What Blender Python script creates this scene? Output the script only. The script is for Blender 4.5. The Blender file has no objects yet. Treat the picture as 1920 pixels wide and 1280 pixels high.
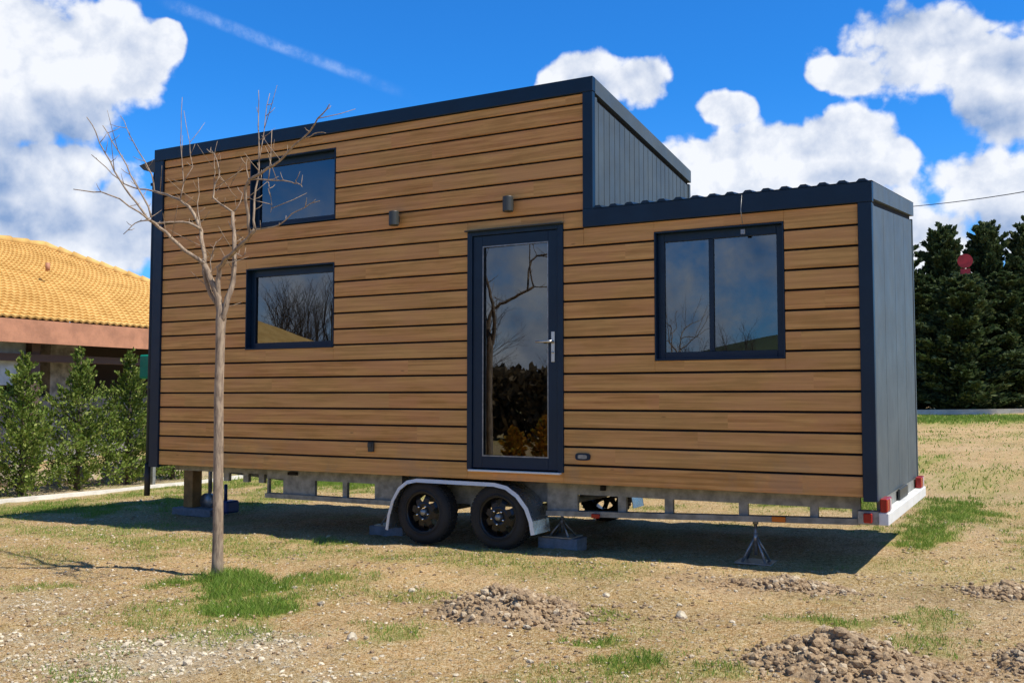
import bpy, bmesh, math, random
from mathutils import Vector, Matrix, noise
R = math.radians
scene = bpy.context.scene
col = scene.collection
random.seed(11)

# ---------------------------------------------------------------- camera
cam_d = bpy.data.cameras.new('camera'); cam = bpy.data.objects.new('camera', cam_d); col.objects.link(cam)
cam.location = (7.8632, -7.3363, .7058)
cam.rotation_mode = 'XYZ'
cam.rotation_euler = (math.pi/2 + .0569, -.0005, .4985)
cam_d.sensor_width = 36; cam_d.lens = 34.41; cam_d.clip_start = .1; cam_d.clip_end = 3000
scene.camera = cam

# ---------------------------------------------------------------- node helper
class E:
    """a value in a node tree, with operators"""
    def __init__(s, nt, v): s.nt, s.v = nt, v
    def _m(s, op, *a, clamp=False):
        n = s.nt.nodes.new('ShaderNodeMath'); n.operation = op; n.use_clamp = clamp
        for i, x in enumerate((s,) + a):
            if isinstance(x, E): s.nt.links.new(x.v, n.inputs[i])
            else: n.inputs[i].default_value = x
        return E(s.nt, n.outputs[0])
    def __add__(s, o): return s._m('ADD', o)
    __radd__ = __add__
    def __sub__(s, o): return s._m('SUBTRACT', o)
    def __rsub__(s, o): return (s*-1)+o
    def __mul__(s, o): return s._m('MULTIPLY', o)
    __rmul__ = __mul__
    def __truediv__(s, o): return s._m('DIVIDE', o)
    def pw(s, o): return s._m('POWER', o)
    def mx(s, o): return s._m('MAXIMUM', o)
    def mn(s, o): return s._m('MINIMUM', o)
    def ab(s): return s._m('ABSOLUTE')
    def fl(s): return s._m('FLOOR')
    def fr(s): return s._m('FRACT')
    def sq(s): return s._m('SQRT')
    def sin(s): return s._m('SINE')
    def cl(s): return s._m('ADD', 0., clamp=True)
    def gt(s, o): return s._m('GREATER_THAN', o)
    def smax(s, o, k): return s._m('SMOOTH_MAX', o, k)
    def ss(s, a, b):
        n = s.nt.nodes.new('ShaderNodeMapRange'); n.interpolation_type = 'SMOOTHSTEP'
        s.nt.links.new(s.v, n.inputs[0]); n.inputs[1].default_value = a; n.inputs[2].default_value = b
        return E(s.nt, n.outputs[0])
def node(nt, t, ins=None, out=0, **kw):
    n = nt.nodes.new(t)
    for k, v in kw.items(): setattr(n, k, v)
    for k, v in (ins or {}).items():
        if isinstance(v, E): nt.links.new(v.v, n.inputs[k])
        elif isinstance(v, bpy.types.NodeSocket): nt.links.new(v, n.inputs[k])
        else: n.inputs[k].default_value = v
    return E(nt, n.outputs[out])
def fbm(nt, vec, scale, detail=4, rough=.55, dist=0.):
    return node(nt, 'ShaderNodeTexNoise', {'Vector': vec, 'Scale': scale, 'Detail': detail, 'Roughness': rough, 'Distortion': dist})
def dot(nt, v, c): return node(nt, 'ShaderNodeVectorMath', {0: v, 1: c}, out=1, operation='DOT_PRODUCT')
def rgb(c): return (c[0], c[1], c[2], 1)
def mix(nt, f, a, b, mode='MIX'):
    n = nt.nodes.new('ShaderNodeMix'); n.data_type = 'RGBA'; n.blend_type = mode
    for i, x in ((0, f), (6, a), (7, b)):
        if isinstance(x, E): nt.links.new(x.v, n.inputs[i])
        elif i == 0: n.inputs[0].default_value = x
        else: n.inputs[i].default_value = rgb(x)
    return E(nt, n.outputs[2])

# ---------------------------------------------------------------- sky, sun, exposure
SUN = Vector((.66, .012, 1)).normalized()          # towards the sun
el = math.asin(SUN.z); az = math.atan2(SUN.x, SUN.y)
w = bpy.data.worlds.new('World'); scene.world = w; w.use_nodes = True
nt = w.node_tree; nt.nodes.clear()
sky = nt.nodes.new('ShaderNodeTexSky'); sky.sky_type = 'NISHITA'; sky.sun_disc = False
sky.sun_elevation = el; sky.sun_rotation = az; sky.ozone_density = 4; sky.dust_density = .3; sky.air_density = 1.
D = node(nt, 'ShaderNodeTexCoord')
F_ = (-.47733, .87688, .05687); R_ = (.87829, .47813, -.0005); U_ = (.02763, -.04971, .99838)
df = dot(nt, D, F_); dr = dot(nt, D, R_); du = dot(nt, D, U_); dz = dot(nt, D, (0, 0, 1))
dfc = df.mx(.15)
u = dr/dfc; v = du/dfc
def pxe(x, y): return (x-960)/1835., (640-y)/1835.
def blob(x, y, a, b):
    cu, cv = pxe(x, y); p = (u-cu)*(1835./a); q = (v-cv)*(1835./b)
    return 1.0 - (p*p + q*q).sq()
def blobs(lst, k=.25):
    f = None
    for b_ in lst:
        e = blob(*b_); f = e if f is None else f.smax(e, k)
    return f
n1 = fbm(nt, D, 9, 6, .62, .1); n2 = fbm(nt, D, 34, 6, .65, .2)
field = blobs([(90, 120, 175, 165), (-60, 60, 240, 260), (235, 120, 95, 75), (310, 85, 42, 45), (70, 320, 150, 55), (130, 425, 240, 95), (-80, 430, 220, 150),
               (1090, 150, 115, 65), (1195, 150, 60, 60), (1440, 300, 150, 90), (1580, 275, 115, 72), (1320, 330, 90, 80), (1480, 390, 240, 80), (1700, 490, 190, 95),
               (1770, 95, 200, 95), (1910, 160, 170, 120), (1590, 140, 75, 38), (1870, 350, 120, 70), (1960, 400, 170, 120), (1370, 205, 62, 36), (1665, 300, 50, 50),
               (1000, 560, 700, 60)])
def puffs(vec):
    wv = node(nt, 'ShaderNodeTexNoise', {'Vector': vec, 'Scale': 22., 'Detail': 3.}, out=1)
    wo_ = node(nt, 'ShaderNodeVectorMath', {0: wv, 1: (.5, .5, .5)}, operation='SUBTRACT')
    ws = node(nt, 'ShaderNodeVectorMath', {0: wo_, 'Scale': .035}, operation='SCALE')
    q = node(nt, 'ShaderNodeVectorMath', {0: vec, 1: ws}, operation='ADD')
    v_ = nt.nodes.new('ShaderNodeTexVoronoi'); v_.feature = 'F1'; v_.normalize = True
    nt.links.new(q.v, v_.inputs['Vector']); v_.inputs['Scale'].default_value = 13; v_.inputs['Detail'].default_value = 2.6; v_.inputs['Roughness'].default_value = .55
    return E(nt, v_.outputs['Distance'])
p1 = puffs(D)
dens_f = (field + (n1-.5)*.9 + (.34-p1)*2.0 + (n2-.5)*.22).ss(.0, .22)
n3 = fbm(nt, D, 3.2, 8, .6, .1)
dens_b = (n3 + (n2-.5)*.12).ss(.36, .54)*(1.0 - dz.ss(.13, .25))
front = df.ss(.45, .6)
dens = dens_f*front + dens_b*(1.0-front)
# cirrus veil + condensation trail, both fixed in the sky
d1 = Vector(F_) + Vector(R_)*((310-960)/1835.) + Vector(U_)*((640-5)/1835.)
d2 = Vector(F_) + Vector(R_)*((790-960)/1835.) + Vector(U_)*((640-190)/1835.)
nn = d1.cross(d2).normalized()
tr = (dot(nt, D, tuple(nn)) + (n1-.5)*.006).ab()
trail = (1.0 - tr.ss(.001, .0075))*(u.ss(-.37, -.33))*(1.0-u.ss(-.2, -.09))*front*(.03+.26*n2.ss(.35, .7))
# shading of the clouds: lit towards the sun, greyer cores and undersides
off = node(nt, 'ShaderNodeVectorMath', {0: D, 1: (.012, -.008, .022)}, operation='ADD')
n1b = fbm(nt, off, 9, 6, .62, .1)
n2b = fbm(nt, off, 34, 6, .65, .2)
off2 = node(nt, 'ShaderNodeVectorMath', {0: D, 1: (.012, .0, .013)}, operation='ADD')
p2 = puffs(off2)
relief = (n1-n1b)*2.0 + (p2-p1)*1.9 + (n2-n2b)*.4 - p1.ss(.25, .6)*.16
grey = blobs([(70, 245, 200, 75), (-20, 330, 120, 60), (90, 420, 260, 60), (230, 450, 120, 80), (1830, 225, 210, 70), (1640, 150, 110, 45), (1700, 30, 60, 40), (1900, 130, 120, 50), (1120, 165, 60, 35), (1560, 330, 120, 30), (1880, 420, 150, 50)], .2)
g = ((grey + (n1-.5)*1.2)*1.3).cl()*front + (1.0-front)*.45*n1.ss(.35, .6)
lit = (.88 + relief - g*.58).cl()
ccol = mix(nt, lit, (2.3, 3.4, 5.6), (8.3, 8.5, 8.9))
base = mix(nt, 1.0, E(nt, sky.outputs[0]), (.20, .95, 1.72), 'MULTIPLY')
zen = mix(nt, dz.ss(.42, .85), (1, 1, 1), (.85, .42, .27)); base = mix(nt, 1.0, base, zen, 'MULTIPLY')
low = (1.0 - dz.ss(-.02, .32))*.30
base = mix(nt, low, base, (3.2, 5.6, 9.0))
c1 = mix(nt, (trail).cl(), base, (8, 9, 10.5))
skyc = mix(nt, dens*.97, c1, ccol)
bg = nt.nodes.new('ShaderNodeBackground'); bg.inputs[1].default_value = .1
nt.links.new(skyc.v, bg.inputs[0])
wo = nt.nodes.new('ShaderNodeOutputWorld'); nt.links.new(bg.outputs[0], wo.inputs[0])
w.cycles.sampling_method = 'MANUAL'; w.cycles.sample_map_resolution = 1024

sl = bpy.data.lights.new('sun', 'SUN'); sl.energy = 4.9; sl.angle = R(.55); sl.color = (1, .94, .84)
so = bpy.data.objects.new('sun', sl); col.objects.link(so)
so.rotation_euler = SUN.to_track_quat('Z', 'Y').to_euler()
scene.view_settings.view_transform = 'Standard'; scene.view_settings.look = 'None'
scene.view_settings.exposure = .2; scene.view_settings.gamma = 1
scene.view_settings.use_curve_mapping = False

# ---------------------------------------------------------------- mesh helpers
class MB:
    def __init__(s): s.v = []; s.f = []; s.smooth = []
    def add(s, vs, fs, smooth=False):
        o = len(s.v); s.v += [tuple(p) for p in vs]
        s.f += [tuple(i+o for i in f) for f in fs]; s.smooth += [smooth]*len(fs)
    def box(s, x0, x1, y0, y1, z0, z1, b=0.):
        if b:
            bm = bmesh.new(); bmesh.ops.create_cube(bm, size=1)
            for q in bm.verts: q.co = ((x0+x1)/2+q.co.x*(x1-x0), (y0+y1)/2+q.co.y*(y1-y0), (z0+z1)/2+q.co.z*(z1-z0))
            bmesh.ops.bevel(bm, geom=bm.edges[:], offset=b, segments=1, affect='EDGES', clamp_overlap=True)
            bm.verts.index_update()
            s.add([q.co[:] for q in bm.verts], [[q.index for q in f.verts] for f in bm.faces]); bm.free(); return
        s.add([(x, y, z) for x in (x0, x1) for y in (y0, y1) for z in (z0, z1)],
              [(0, 1, 3, 2), (4, 6, 7, 5), (0, 4, 5, 1), (2, 3, 7, 6), (0, 2, 6, 4), (1, 5, 7, 3)])
    def hexa(s, p):                                     # 8 points, same order as box
        s.add(p, [(0, 1, 3, 2), (4, 6, 7, 5), (0, 4, 5, 1), (2, 3, 7, 6), (0, 2, 6, 4), (1, 5, 7, 3)])
    def tube(s, pts, rad, n=8, smooth=True, cap=True):
        pts = [Vector(p) for p in pts]
        if not isinstance(rad, (list, tuple)): rad = [rad]*len(pts)
        vs = []; up = None
        for i, p in enumerate(pts):
            d = (pts[min(i+1, len(pts)-1)]-pts[max(i-1, 0)]).normalized()
            if up is None: up = Vector((0, 0, 1)) if abs(d.z) < .9 else Vector((0, 1, 0))
            a = d.cross(up).normalized(); b = a.cross(d).normalized(); up = b
            for k in range(n):
                t = 2*math.pi*k/n; vs.append(p + (a*math.cos(t)+b*math.sin(t))*rad[i])
        fs = [(i*n+k, i*n+(k+1) % n, (i+1)*n+(k+1) % n, (i+1)*n+k) for i in range(len(pts)-1) for k in range(n)]
        if cap: fs += [tuple(range(n-1, -1, -1)), tuple(range((len(pts)-1)*n, len(pts)*n))]
        s.add(vs, fs, smooth)
    def lathe(s, c, prof, n=32, axis='y', smooth=True):  # prof: (offset along axis, radius)
        vs = []
        for a, r in prof:
            for k in range(n):
                t = 2*math.pi*k/n; q = (r*math.cos(t), r*math.sin(t))
                vs.append({'y': (c[0]+q[0], c[1]+a, c[2]+q[1]), 'z': (c[0]+q[0], c[1]+q[1], c[2]+a), 'x': (c[0]+a, c[1]+q[0], c[2]+q[1])}[axis])
        s.add(vs, [(i*n+k, i*n+(k+1) % n, (i+1)*n+(k+1) % n, (i+1)*n+k) for i in range(len(prof)-1) for k in range(n)], smooth)
    def build(s, name, m, parent=None):
        me = bpy.data.meshes.new(name); me.from_pydata(s.v, [], s.f)
        me.polygons.foreach_set('use_smooth', s.smooth); me.materials.append(m); me.update()
        bm = bmesh.new(); bm.from_mesh(me); bmesh.ops.recalc_face_normals(bm, faces=bm.faces[:]); bm.to_mesh(me); bm.free()
        o = bpy.data.objects.new(name, me); col.objects.link(o)
        if parent: o.parent = parent
        return o
def raw(name, vs, fs, m, parent=None, smooth=False):      # big meshes: no normal fixing
    me = bpy.data.meshes.new(name); me.from_pydata(vs, [], fs)
    if smooth: me.polygons.foreach_set('use_smooth', [True]*len(fs))
    me.materials.append(m); me.update()
    o = bpy.data.objects.new(name, me); col.objects.link(o)
    if parent: o.parent = parent
    return o
def tag(o, label=None, cat=None, group=None, kind=None):
    if label: o['label'] = label
    if cat: o['category'] = cat
    if group: o['group'] = group
    if kind: o['kind'] = kind
    return o
def thing(name, label, cat, loc=(0, 0, 0), group=None, rz=0):
    o = bpy.data.objects.new(name, None); col.objects.link(o); o.location = loc; o.rotation_euler.z = rz
    return tag(o, label, cat, group)
def copy_tree(o, loc, rz=0, sc=1, label=None):
    def cp(a, par):
        c = a.copy(); col.objects.link(c)
        if par: c.parent = par
        for ch in [q for q in col.objects if q.parent == a]: cp(ch, c)
        return c
    c = cp(o, None); c.location = loc; c.rotation_euler.z = rz
    c.scale = sc if isinstance(sc, tuple) else (sc, sc, sc)
    if label: c['label'] = label
    return c

# ---------------------------------------------------------------- materials
def mat(name, c, rough=.6, metal=0., bump=0., bscale=20, var=0., vscale=6, spec=.5):
    m = bpy.data.materials.new(name); m.use_nodes = True; t = m.node_tree
    p = t.nodes['Principled BSDF']; p.inputs['Roughness'].default_value = rough; p.inputs['Metallic'].default_value = metal
    p.inputs['Specular IOR Level'].default_value = spec
    tc = node(t, 'ShaderNodeTexCoord', out=3)
    if var:
        n = fbm(t, tc, vscale, 5, .6).ss(.3, .7)
        cc = mix(t, n, [q*(1-var) for q in c], [min(1, q*(1+var)) for q in c]); t.links.new(cc.v, p.inputs['Base Color'])
        rr = (fbm(t, tc, vscale*1.7, 4)-.5)*.3+rough; t.links.new(rr.v, p.inputs['Roughness'])
    else: p.inputs['Base Color'].default_value = rgb(c)
    if bump:
        h = fbm(t, tc, bscale, 6, .65); b = node(t, 'ShaderNodeBump', {'Height': h, 'Strength': bump, 'Distance': .02}); t.links.new(b.v, p.inputs['Normal'])
    return m
M = {}
M['frame'] = mat('painted_frame', (.004, .019, .042), .42, var=.12, vscale=3, spec=.35)
M['panel'] = mat('anthracite_panel', (.068, .086, .092), .55, var=.14, vscale=2.5)
M['dark'] = mat('dark_backing', (.008, .006, .006), .9)
M['galv'] = mat('galvanised_steel', (.30, .31, .31), .45, .75, var=.25, vscale=25)
M['galvd'] = mat('dull_steel', (.24, .245, .22), .55, .25, var=.3, vscale=12)
M['fender'] = mat('fender_plate', (.42, .47, .50), .28, .85, var=.1)
M['tyre'] = mat('tyre_rubber', (.016, .016, .016), .75, bump=.3, bscale=60, var=.3)
M['rim'] = mat('black_rim', (.012, .012, .014), .3, .2)
M['chrome'] = mat('chrome', (.8, .8, .8), .18, 1)
M['white'] = mat('white_metal', (.75, .75, .72), .4, var=.06)
M['red'] = mat('red_lens', (.35, .012, .012), .2)
M['orange'] = mat('amber_lens', (.55, .14, .015), .25)
M['fixture'] = mat('grey_fixture', (.035, .04, .038), .45)
M['steelh'] = mat('brushed_handle', (.55, .54, .52), .3, .9)
M['concrete'] = mat('concrete_block', (.20, .21, .23), .9, bump=.5, bscale=40, var=.2, vscale=14)
M['kerb'] = mat('pale_kerb', (.72, .68, .60), .85, bump=.3, bscale=30, var=.12)
M['post'] = mat('prop_wood', (.30, .17, .055), .8, bump=.4, bscale=30, var=.3, vscale=10)
M['blue'] = mat('blue_paint', (.01, .04, .16), .4)
M['green'] = mat('green_box', (.0, .25, .15), .45, var=.1)
M['blind'] = mat('roller_fabric', (.45, .6, .72), .8)
M['floor'] = mat('room_wood', (.10, .06, .03), .6)
M['room'] = mat('room_wall', (.30, .27, .23), .9)
M['signred'] = mat('faded_red_sign', (.55, .035, .04), .5, var=.2)
M['wallst'] = mat('grey_stone_wall', (.22, .21, .20), .95, bump=.8, bscale=12, var=.45, vscale=5)
M['timber'] = mat('dark_timber', (.09, .055, .045), .8)
M['render'] = mat('grey_render', (.42, .47, .50), .9, var=.15)
M['fascia'] = mat('brown_fascia', (.44, .20, .11), .7, bump=.2, var=.2, vscale=3)
M['rock'] = mat('pale_rock', (.42, .36, .28), .95, bump=.9, bscale=9, var=.35, vscale=7)
M['stone'] = mat('field_stone', (.56, .48, .35), .95, bump=.5, bscale=40, var=.35, vscale=8)
M['wire'] = mat('cable', (.02, .02, .02), .6)

def glass(name, tint=(.25, .3, .34), ior=2.15, col_=(.9, .95, 1.)):
    m = bpy.data.materials.new(name); m.use_nodes = True; t = m.node_tree; t.nodes.clear()
    fr = node(t, 'ShaderNodeFresnel', {'IOR': ior}); tr_ = node(t, 'ShaderNodeBsdfTransparent', {'Color': rgb(tint)})
    gl = node(t, 'ShaderNodeBsdfGlossy', {'Color': rgb(col_), 'Roughness': .0})
    tc = node(t, 'ShaderNodeTexCoord', out=3); b = node(t, 'ShaderNodeBump', {'Height': fbm(t, tc, 1.3, 1), 'Strength': .03, 'Distance': .02})
    t.links.new(b.v, gl.v.node.inputs['Normal'])
    s = node(t, 'ShaderNodeMixShader', {0: fr, 1: tr_, 2: gl}); o = t.nodes.new('ShaderNodeOutputMaterial'); t.links.new(s.v, o.inputs[0])
    return m
M['glass'] = glass('window_glass')

def wood_mat():
    m = bpy.data.materials.new('cladding_wood'); m.use_nodes = True; t = m.node_tree; p = t.nodes['Principled BSDF']
    tc = node(t, 'ShaderNodeTexCoord', out=3)
    x = dot(t, tc, (1, 0, 0)); z = dot(t, tc, (0, 0, 1))
    row = (z/.15).fl()
    rr = node(t, 'ShaderNodeTexWhiteNoise', {'W': row}, out=0, noise_dimensions='1D')
    seg = ((x + rr*2.6)/2.6).fl()
    cv = node(t, 'ShaderNodeCombineXYZ', {0: seg, 1: row, 2: 0.})
    rb = node(t, 'ShaderNodeTexWhiteNoise', {'Vector': cv}, out=0, noise_dimensions='3D')
    gx = node(t, 'ShaderNodeCombineXYZ', {0: x*.55 + rb*13., 1: z*17. + rb*7., 2: rb*20.})
    g1 = fbm(t, gx, 2.1, 8, .62, .5)
    gx2 = node(t, 'ShaderNodeCombineXYZ', {0: x*1.1 + rb*5., 1: z*55., 2: rb*9.})
    g2 = fbm(t, gx2, 2., 4, .6)
    bl = fbm(t, node(t, 'ShaderNodeCombineXYZ', {0: x*.8 + rb*31., 1: z*2., 2: row}), 2.2, 4, .6)
    vor = node(t, 'ShaderNodeTexVoronoi', {'Vector': node(t, 'ShaderNodeCombineXYZ', {0: x*1.3 + rb*3., 1: z*4.5, 2: row}), 'Scale': 1.7}, out=0)
    knot = 1.0 - vor.ss(.015, .07)
    c = mix(t, g1.ss(.28, .72), (.42, .182, .046), (.77, .415, .135))
    c = mix(t, bl.ss(.4, .65)*.6, c, (.62, .285, .12))
    c = mix(t, (1.0-bl.ss(.3, .5))*.35, c, (.36, .19, .05))
    c = mix(t, (rb.ss(.0, 1.))*.2, c, (.58, .40, .145))
    c = mix(t, g2.ss(.62, .85)*.35, c, (.17, .08, .03))
    c = mix(t, knot*.55, c, (.13, .06, .025))
    sp = fbm(t, tc, 3., 6, .7); c = mix(t, (sp.ss(.48, .62)*(1.0-z.ss(.0, .55))*.30).cl(), c, (.33, .24, .15))
    t.links.new(c.v, p.inputs['Base Color']); p.inputs['Roughness'].default_value = .55
    p.inputs['Specular IOR Level'].default_value = .25
    b = node(t, 'ShaderNodeBump', {'Height': g1*.5 + g2*.5, 'Strength': .12, 'Distance': .004}); t.links.new(b.v, p.inputs['Normal'])
    return m
M['wood'] = wood_mat()

def foliage(name, c0, c1, c2):
    m = bpy.data.materials.new(name); m.use_nodes = True; t = m.node_tree; p = t.nodes['Principled BSDF']
    ge = node(t, 'ShaderNodeNewGeometry', out=0)
    rnd = node(t, 'ShaderNodeNewGeometry', out=8) if 'Random Per Island' in [o.name for o in t.nodes.new('ShaderNodeNewGeometry').outputs] else fbm(t, ge, 30)
    n = fbm(t, ge, 2.2, 4, .6).ss(.3, .7)
    c = mix(t, n, c0, c1); c = mix(t, rnd.ss(.55, 1.)*.8, c, c2)
    t.links.new(c.v, p.inputs['Base Color']); p.inputs['Roughness'].default_value = .65
    p.inputs['Specular IOR Level'].default_value = .25
    tl = node(t, 'ShaderNodeBsdfTranslucent', {'Color': c}); mx = node(t, 'ShaderNodeMixShader', {0: .3, 1: p.outputs[0], 2: tl})
    t.links.new(mx.v, t.nodes['Material Output'].inputs[0])
    return m
M['shrub'] = foliage('young_conifer_leaves', (.08, .13, .015), (.18, .26, .04), (.45, .50, .14))
M['hedge'] = foliage('dark_conifer_leaves', (.028, .055, .02), (.065, .10, .035), (.17, .20, .085))
M['grass'] = foliage('grass_blades', (.14, .25, .03), (.22, .34, .05), (.38, .44, .12))
M['dry'] = foliage('dry_grass_blades', (.28, .205, .07), (.40, .30, .11), (.52, .40, .19))
M['brown'] = foliage('brown_winter_hedge', (.10, .07, .035), (.17, .12, .06), (.24, .17, .09))
M['autumn'] = foliage('orange_leaves', (.5, .2, .02), (.6, .3, .03), (.3, .3, .04))

def bark_mat(name, a, b):
    m = bpy.data.materials.new(name); m.use_nodes = True; t = m.node_tree; p = t.nodes['Principled BSDF']
    tc = node(t, 'ShaderNodeTexCoord', out=3)
    sv = node(t, 'ShaderNodeVectorMath', {0: tc, 1: (1, 1, .22)}, operation='MULTIPLY')
    n = fbm(t, sv, 45, 6, .65, .4); n_b = fbm(t, tc, 9, 5, .6)
    c = mix(t, n.ss(.3, .68), a, b); c = mix(t, n_b.ss(.5, .75)*.6, c, [q*.45 for q in a])
    t.links.new(c.v, p.inputs['Base Color']); p.inputs['Roughness'].default_value = .85
    bb = node(t, 'ShaderNodeBump', {'Height': n, 'Strength': .5, 'Distance': .01}); t.links.new(bb.v, p.inputs['Normal'])
    return m
M['bark'] = bark_mat('sapling_bark', (.19, .135, .095), (.42, .32, .22))
M['barkd'] = bark_mat('dark_bark', (.06, .045, .035), (.12, .09, .07))

def tile_mat():
    m = bpy.data.materials.new('orange_roof_tiles'); m.use_nodes = True; t = m.node_tree; p = t.nodes['Principled BSDF']
    tc = node(t, 'ShaderNodeTexCoord', out=3); n = fbm(t, tc, 2., 5, .6).ss(.3, .7); nb = fbm(t, tc, 14., 3, .6).ss(.35, .75)
    c = mix(t, n, (.56, .33, .09), (.76, .48, .16)); c = mix(t, nb*.5, c, (.58, .33, .09))
    t.links.new(c.v, p.inputs['Base Color']); p.inputs['Roughness'].default_value = .8
    return m
M['tile'] = tile_mat()

def ground_mat():
    m = bpy.data.materials.new('dry_ground'); m.use_nodes = True; t = m.node_tree; p = t.nodes['Principled BSDF']
    tc = node(t, 'ShaderNodeTexCoord', out=3)
    at = node(t, 'ShaderNodeAttribute', attribute_name='mask'); sp = t.nodes.new('ShaderNodeSeparateColor'); t.links.new(at.v, sp.inputs[0])
    gm, sm, dm = (E(t, sp.outputs[i]) for i in range(3))
    a = fbm(t, tc, 1.1, 6, .6); b = fbm(t, tc, 7, 6, .65); f = fbm(t, tc, 38, 5, .75); ff = fbm(t, tc, 120, 3, .75)
    c = mix(t, a.ss(.35, .65), (.45, .245, .088), (.68, .41, .17))
    c = mix(t, b.ss(.38, .66)*.8, c, (.50, .335, .115))
    a3 = fbm(t, tc, .8, 5, .65); c = mix(t, a3.ss(.5, .62)*.35, c, (.33, .255, .075)); a2 = fbm(t, tc, .55, 3, .5); c = mix(t, a2.ss(.5, .64)*.5, c, (.60, .385, .21))
    c = mix(t, f.ss(.48, .62)*.9, c, (.72, .57, .34))
    c = mix(t, (1.0-f.ss(.33, .48))*.95, c, (.17, .11, .04))
    c = mix(t, ff.ss(.53, .64)*.8, c, (.80, .68, .46))
    c = mix(t, (1.0-ff.ss(.36, .47))*.9, c, (.12, .08, .035))
    v = t.nodes.new('ShaderNodeTexVoronoi'); v.inputs['Scale'].default_value = 34; t.links.new(tc.v, v.inputs['Vector'])
    vd = E(t, v.outputs[0]); vc = t.nodes.new('ShaderNodeSeparateColor'); t.links.new(v.outputs[1], vc.inputs[0]); vr = E(t, vc.outputs[0])
    peb = (1.0-vd.ss(.2, .42))*(vr.ss(.35, .5)*sm + vr.ss(.93, .95)*(1.0-sm)*.7).cl()
    sc = mix(t, f.ss(.35, .65), (.42, .34, .22), (.66, .58, .42)); c = mix(t, sm*.6, c, sc)
    pc = mix(t, E(t, vc.outputs[1]), (.52, .46, .35), (.82, .76, .60)); c = mix(t, peb*.9, c, pc)
    dc = mix(t, f.ss(.38, .6), (.16, .095, .05), (.50, .34, .20)); c = mix(t, dm*.8, c, dc)
    gc = mix(t, f.ss(.3, .7), (.13, .17, .02), (.38, .40, .08)); c = mix(t, (gm*(b.ss(.25, .6)*.5+.55)).cl(), c, gc)
    t.links.new(c.v, p.inputs['Base Color']); p.inputs['Roughness'].default_value = .95; p.inputs['Specular IOR Level'].default_value = .15
    h = b*.5 + f*.35 + ff*.12 + peb*.22
    bb = node(t, 'ShaderNodeBump', {'Height': h, 'Strength': 1., 'Distance': .07}); t.links.new(bb.v, p.inputs['Normal'])
    return m
M['ground'] = ground_mat()
def soil_mat():
    m = bpy.data.materials.new('dug_soil'); m.use_nodes = True; t = m.node_tree; p = t.nodes['Principled BSDF']
    ge = node(t, 'ShaderNodeNewGeometry', out=0); rnd = node(t, 'ShaderNodeNewGeometry', out=8)
    f = fbm(t, ge, 40, 6, .7); g_ = fbm(t, ge, 9, 4)
    c = mix(t, f.ss(.3, .7), (.27, .175, .095), (.56, .41, .25)); c = mix(t, g_.ss(.45, .6)*.45, c, (.34, .255, .17))
    c = mix(t, rnd.ss(.7, 1.)*.6, c, (.76, .64, .46)); c = mix(t, (1.0-rnd.ss(.0, .25))*.5, c, (.17, .11, .07))
    t.links.new(c.v, p.inputs['Base Color']); p.inputs['Roughness'].default_value = .95; p.inputs['Specular IOR Level'].default_value = .15
    bb = node(t, 'ShaderNodeBump', {'Height': f, 'Strength': .9, 'Distance': .02}); t.links.new(bb.v, p.inputs['Normal'])
    return m
M['soil'] = soil_mat()

# ---------------------------------------------------------------- ground
def clamp(a, lo, hi): return max(lo, min(hi, a))
def sstep(a, lo, hi):
    t = clamp((a-lo)/(hi-lo), 0, 1); return t*t*(3-2*t)
GR = [(2.62, -2.0, .46, .42, 1.15), (3.05, -2.35, .5, .46, 1.2), (3.5, -2.75, .42, .44, 1.1), (3.2, -1.75, .42, .36, .7), (3.85, -3.25, .3, .3, .5), (5.50, -2.0, .22, .22, .7), (5.75, -2.65, .26, .26, 1.), (6.05, -2.85, .2, .18, .75), (4.6, -2.85, .32, .34, .5), (4.2, -1.85, .3, .25, .4),
      (6.7, -1.5, .36, .16, .85), (6.95, 4.2, .55, 1.9, .95), (6.85, 2.6, .42, 1.3, .95), (8.2, 2.3, .75, 1.6, .85), (7.0, 7.5, .6, 1.6, .5), (9.3, 5.5, 1.2, 1.6, .6), (7.25, -1.3, .25, .4, .45), (6.5, -2.85, .22, .2, .55), (7.3, -1.9, .22, .3, .5),
      (-3.1, .9, 1.1, 1.2, .75), (-2, 2.2, 1.5, 1.4, .6), (-4, 4.5, 1.3, 3., .6), (4.6, 25.5, 9, 3.6, 1.1), (0, 9, 7, 3.4, .95), (-2, 5.5, 3, 1.6, 1.), (5.7, 4.8, .8, .9, .9), (-6, 16, 11, 7, 1.), (1.0, -.75, 1.9, .55, .42), (1.9, -.15, .8, .2, .55), (3.2, -.75, .7, .25, .4), (.2, -1.7, .8, .4, .3), (1.6, -2.75, .35, .2, .45)]
PILES = [(5.02, -2.12, .50, .34, .19, 31), (6.98, -2.52, .46, .34, .19, 32), (6.35, -.62, .42, .16, .06, 33), (7.62, -.3, .30, .2, .05, 34), (7.85, -2.1, .24, .3, .12, 35)]
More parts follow.
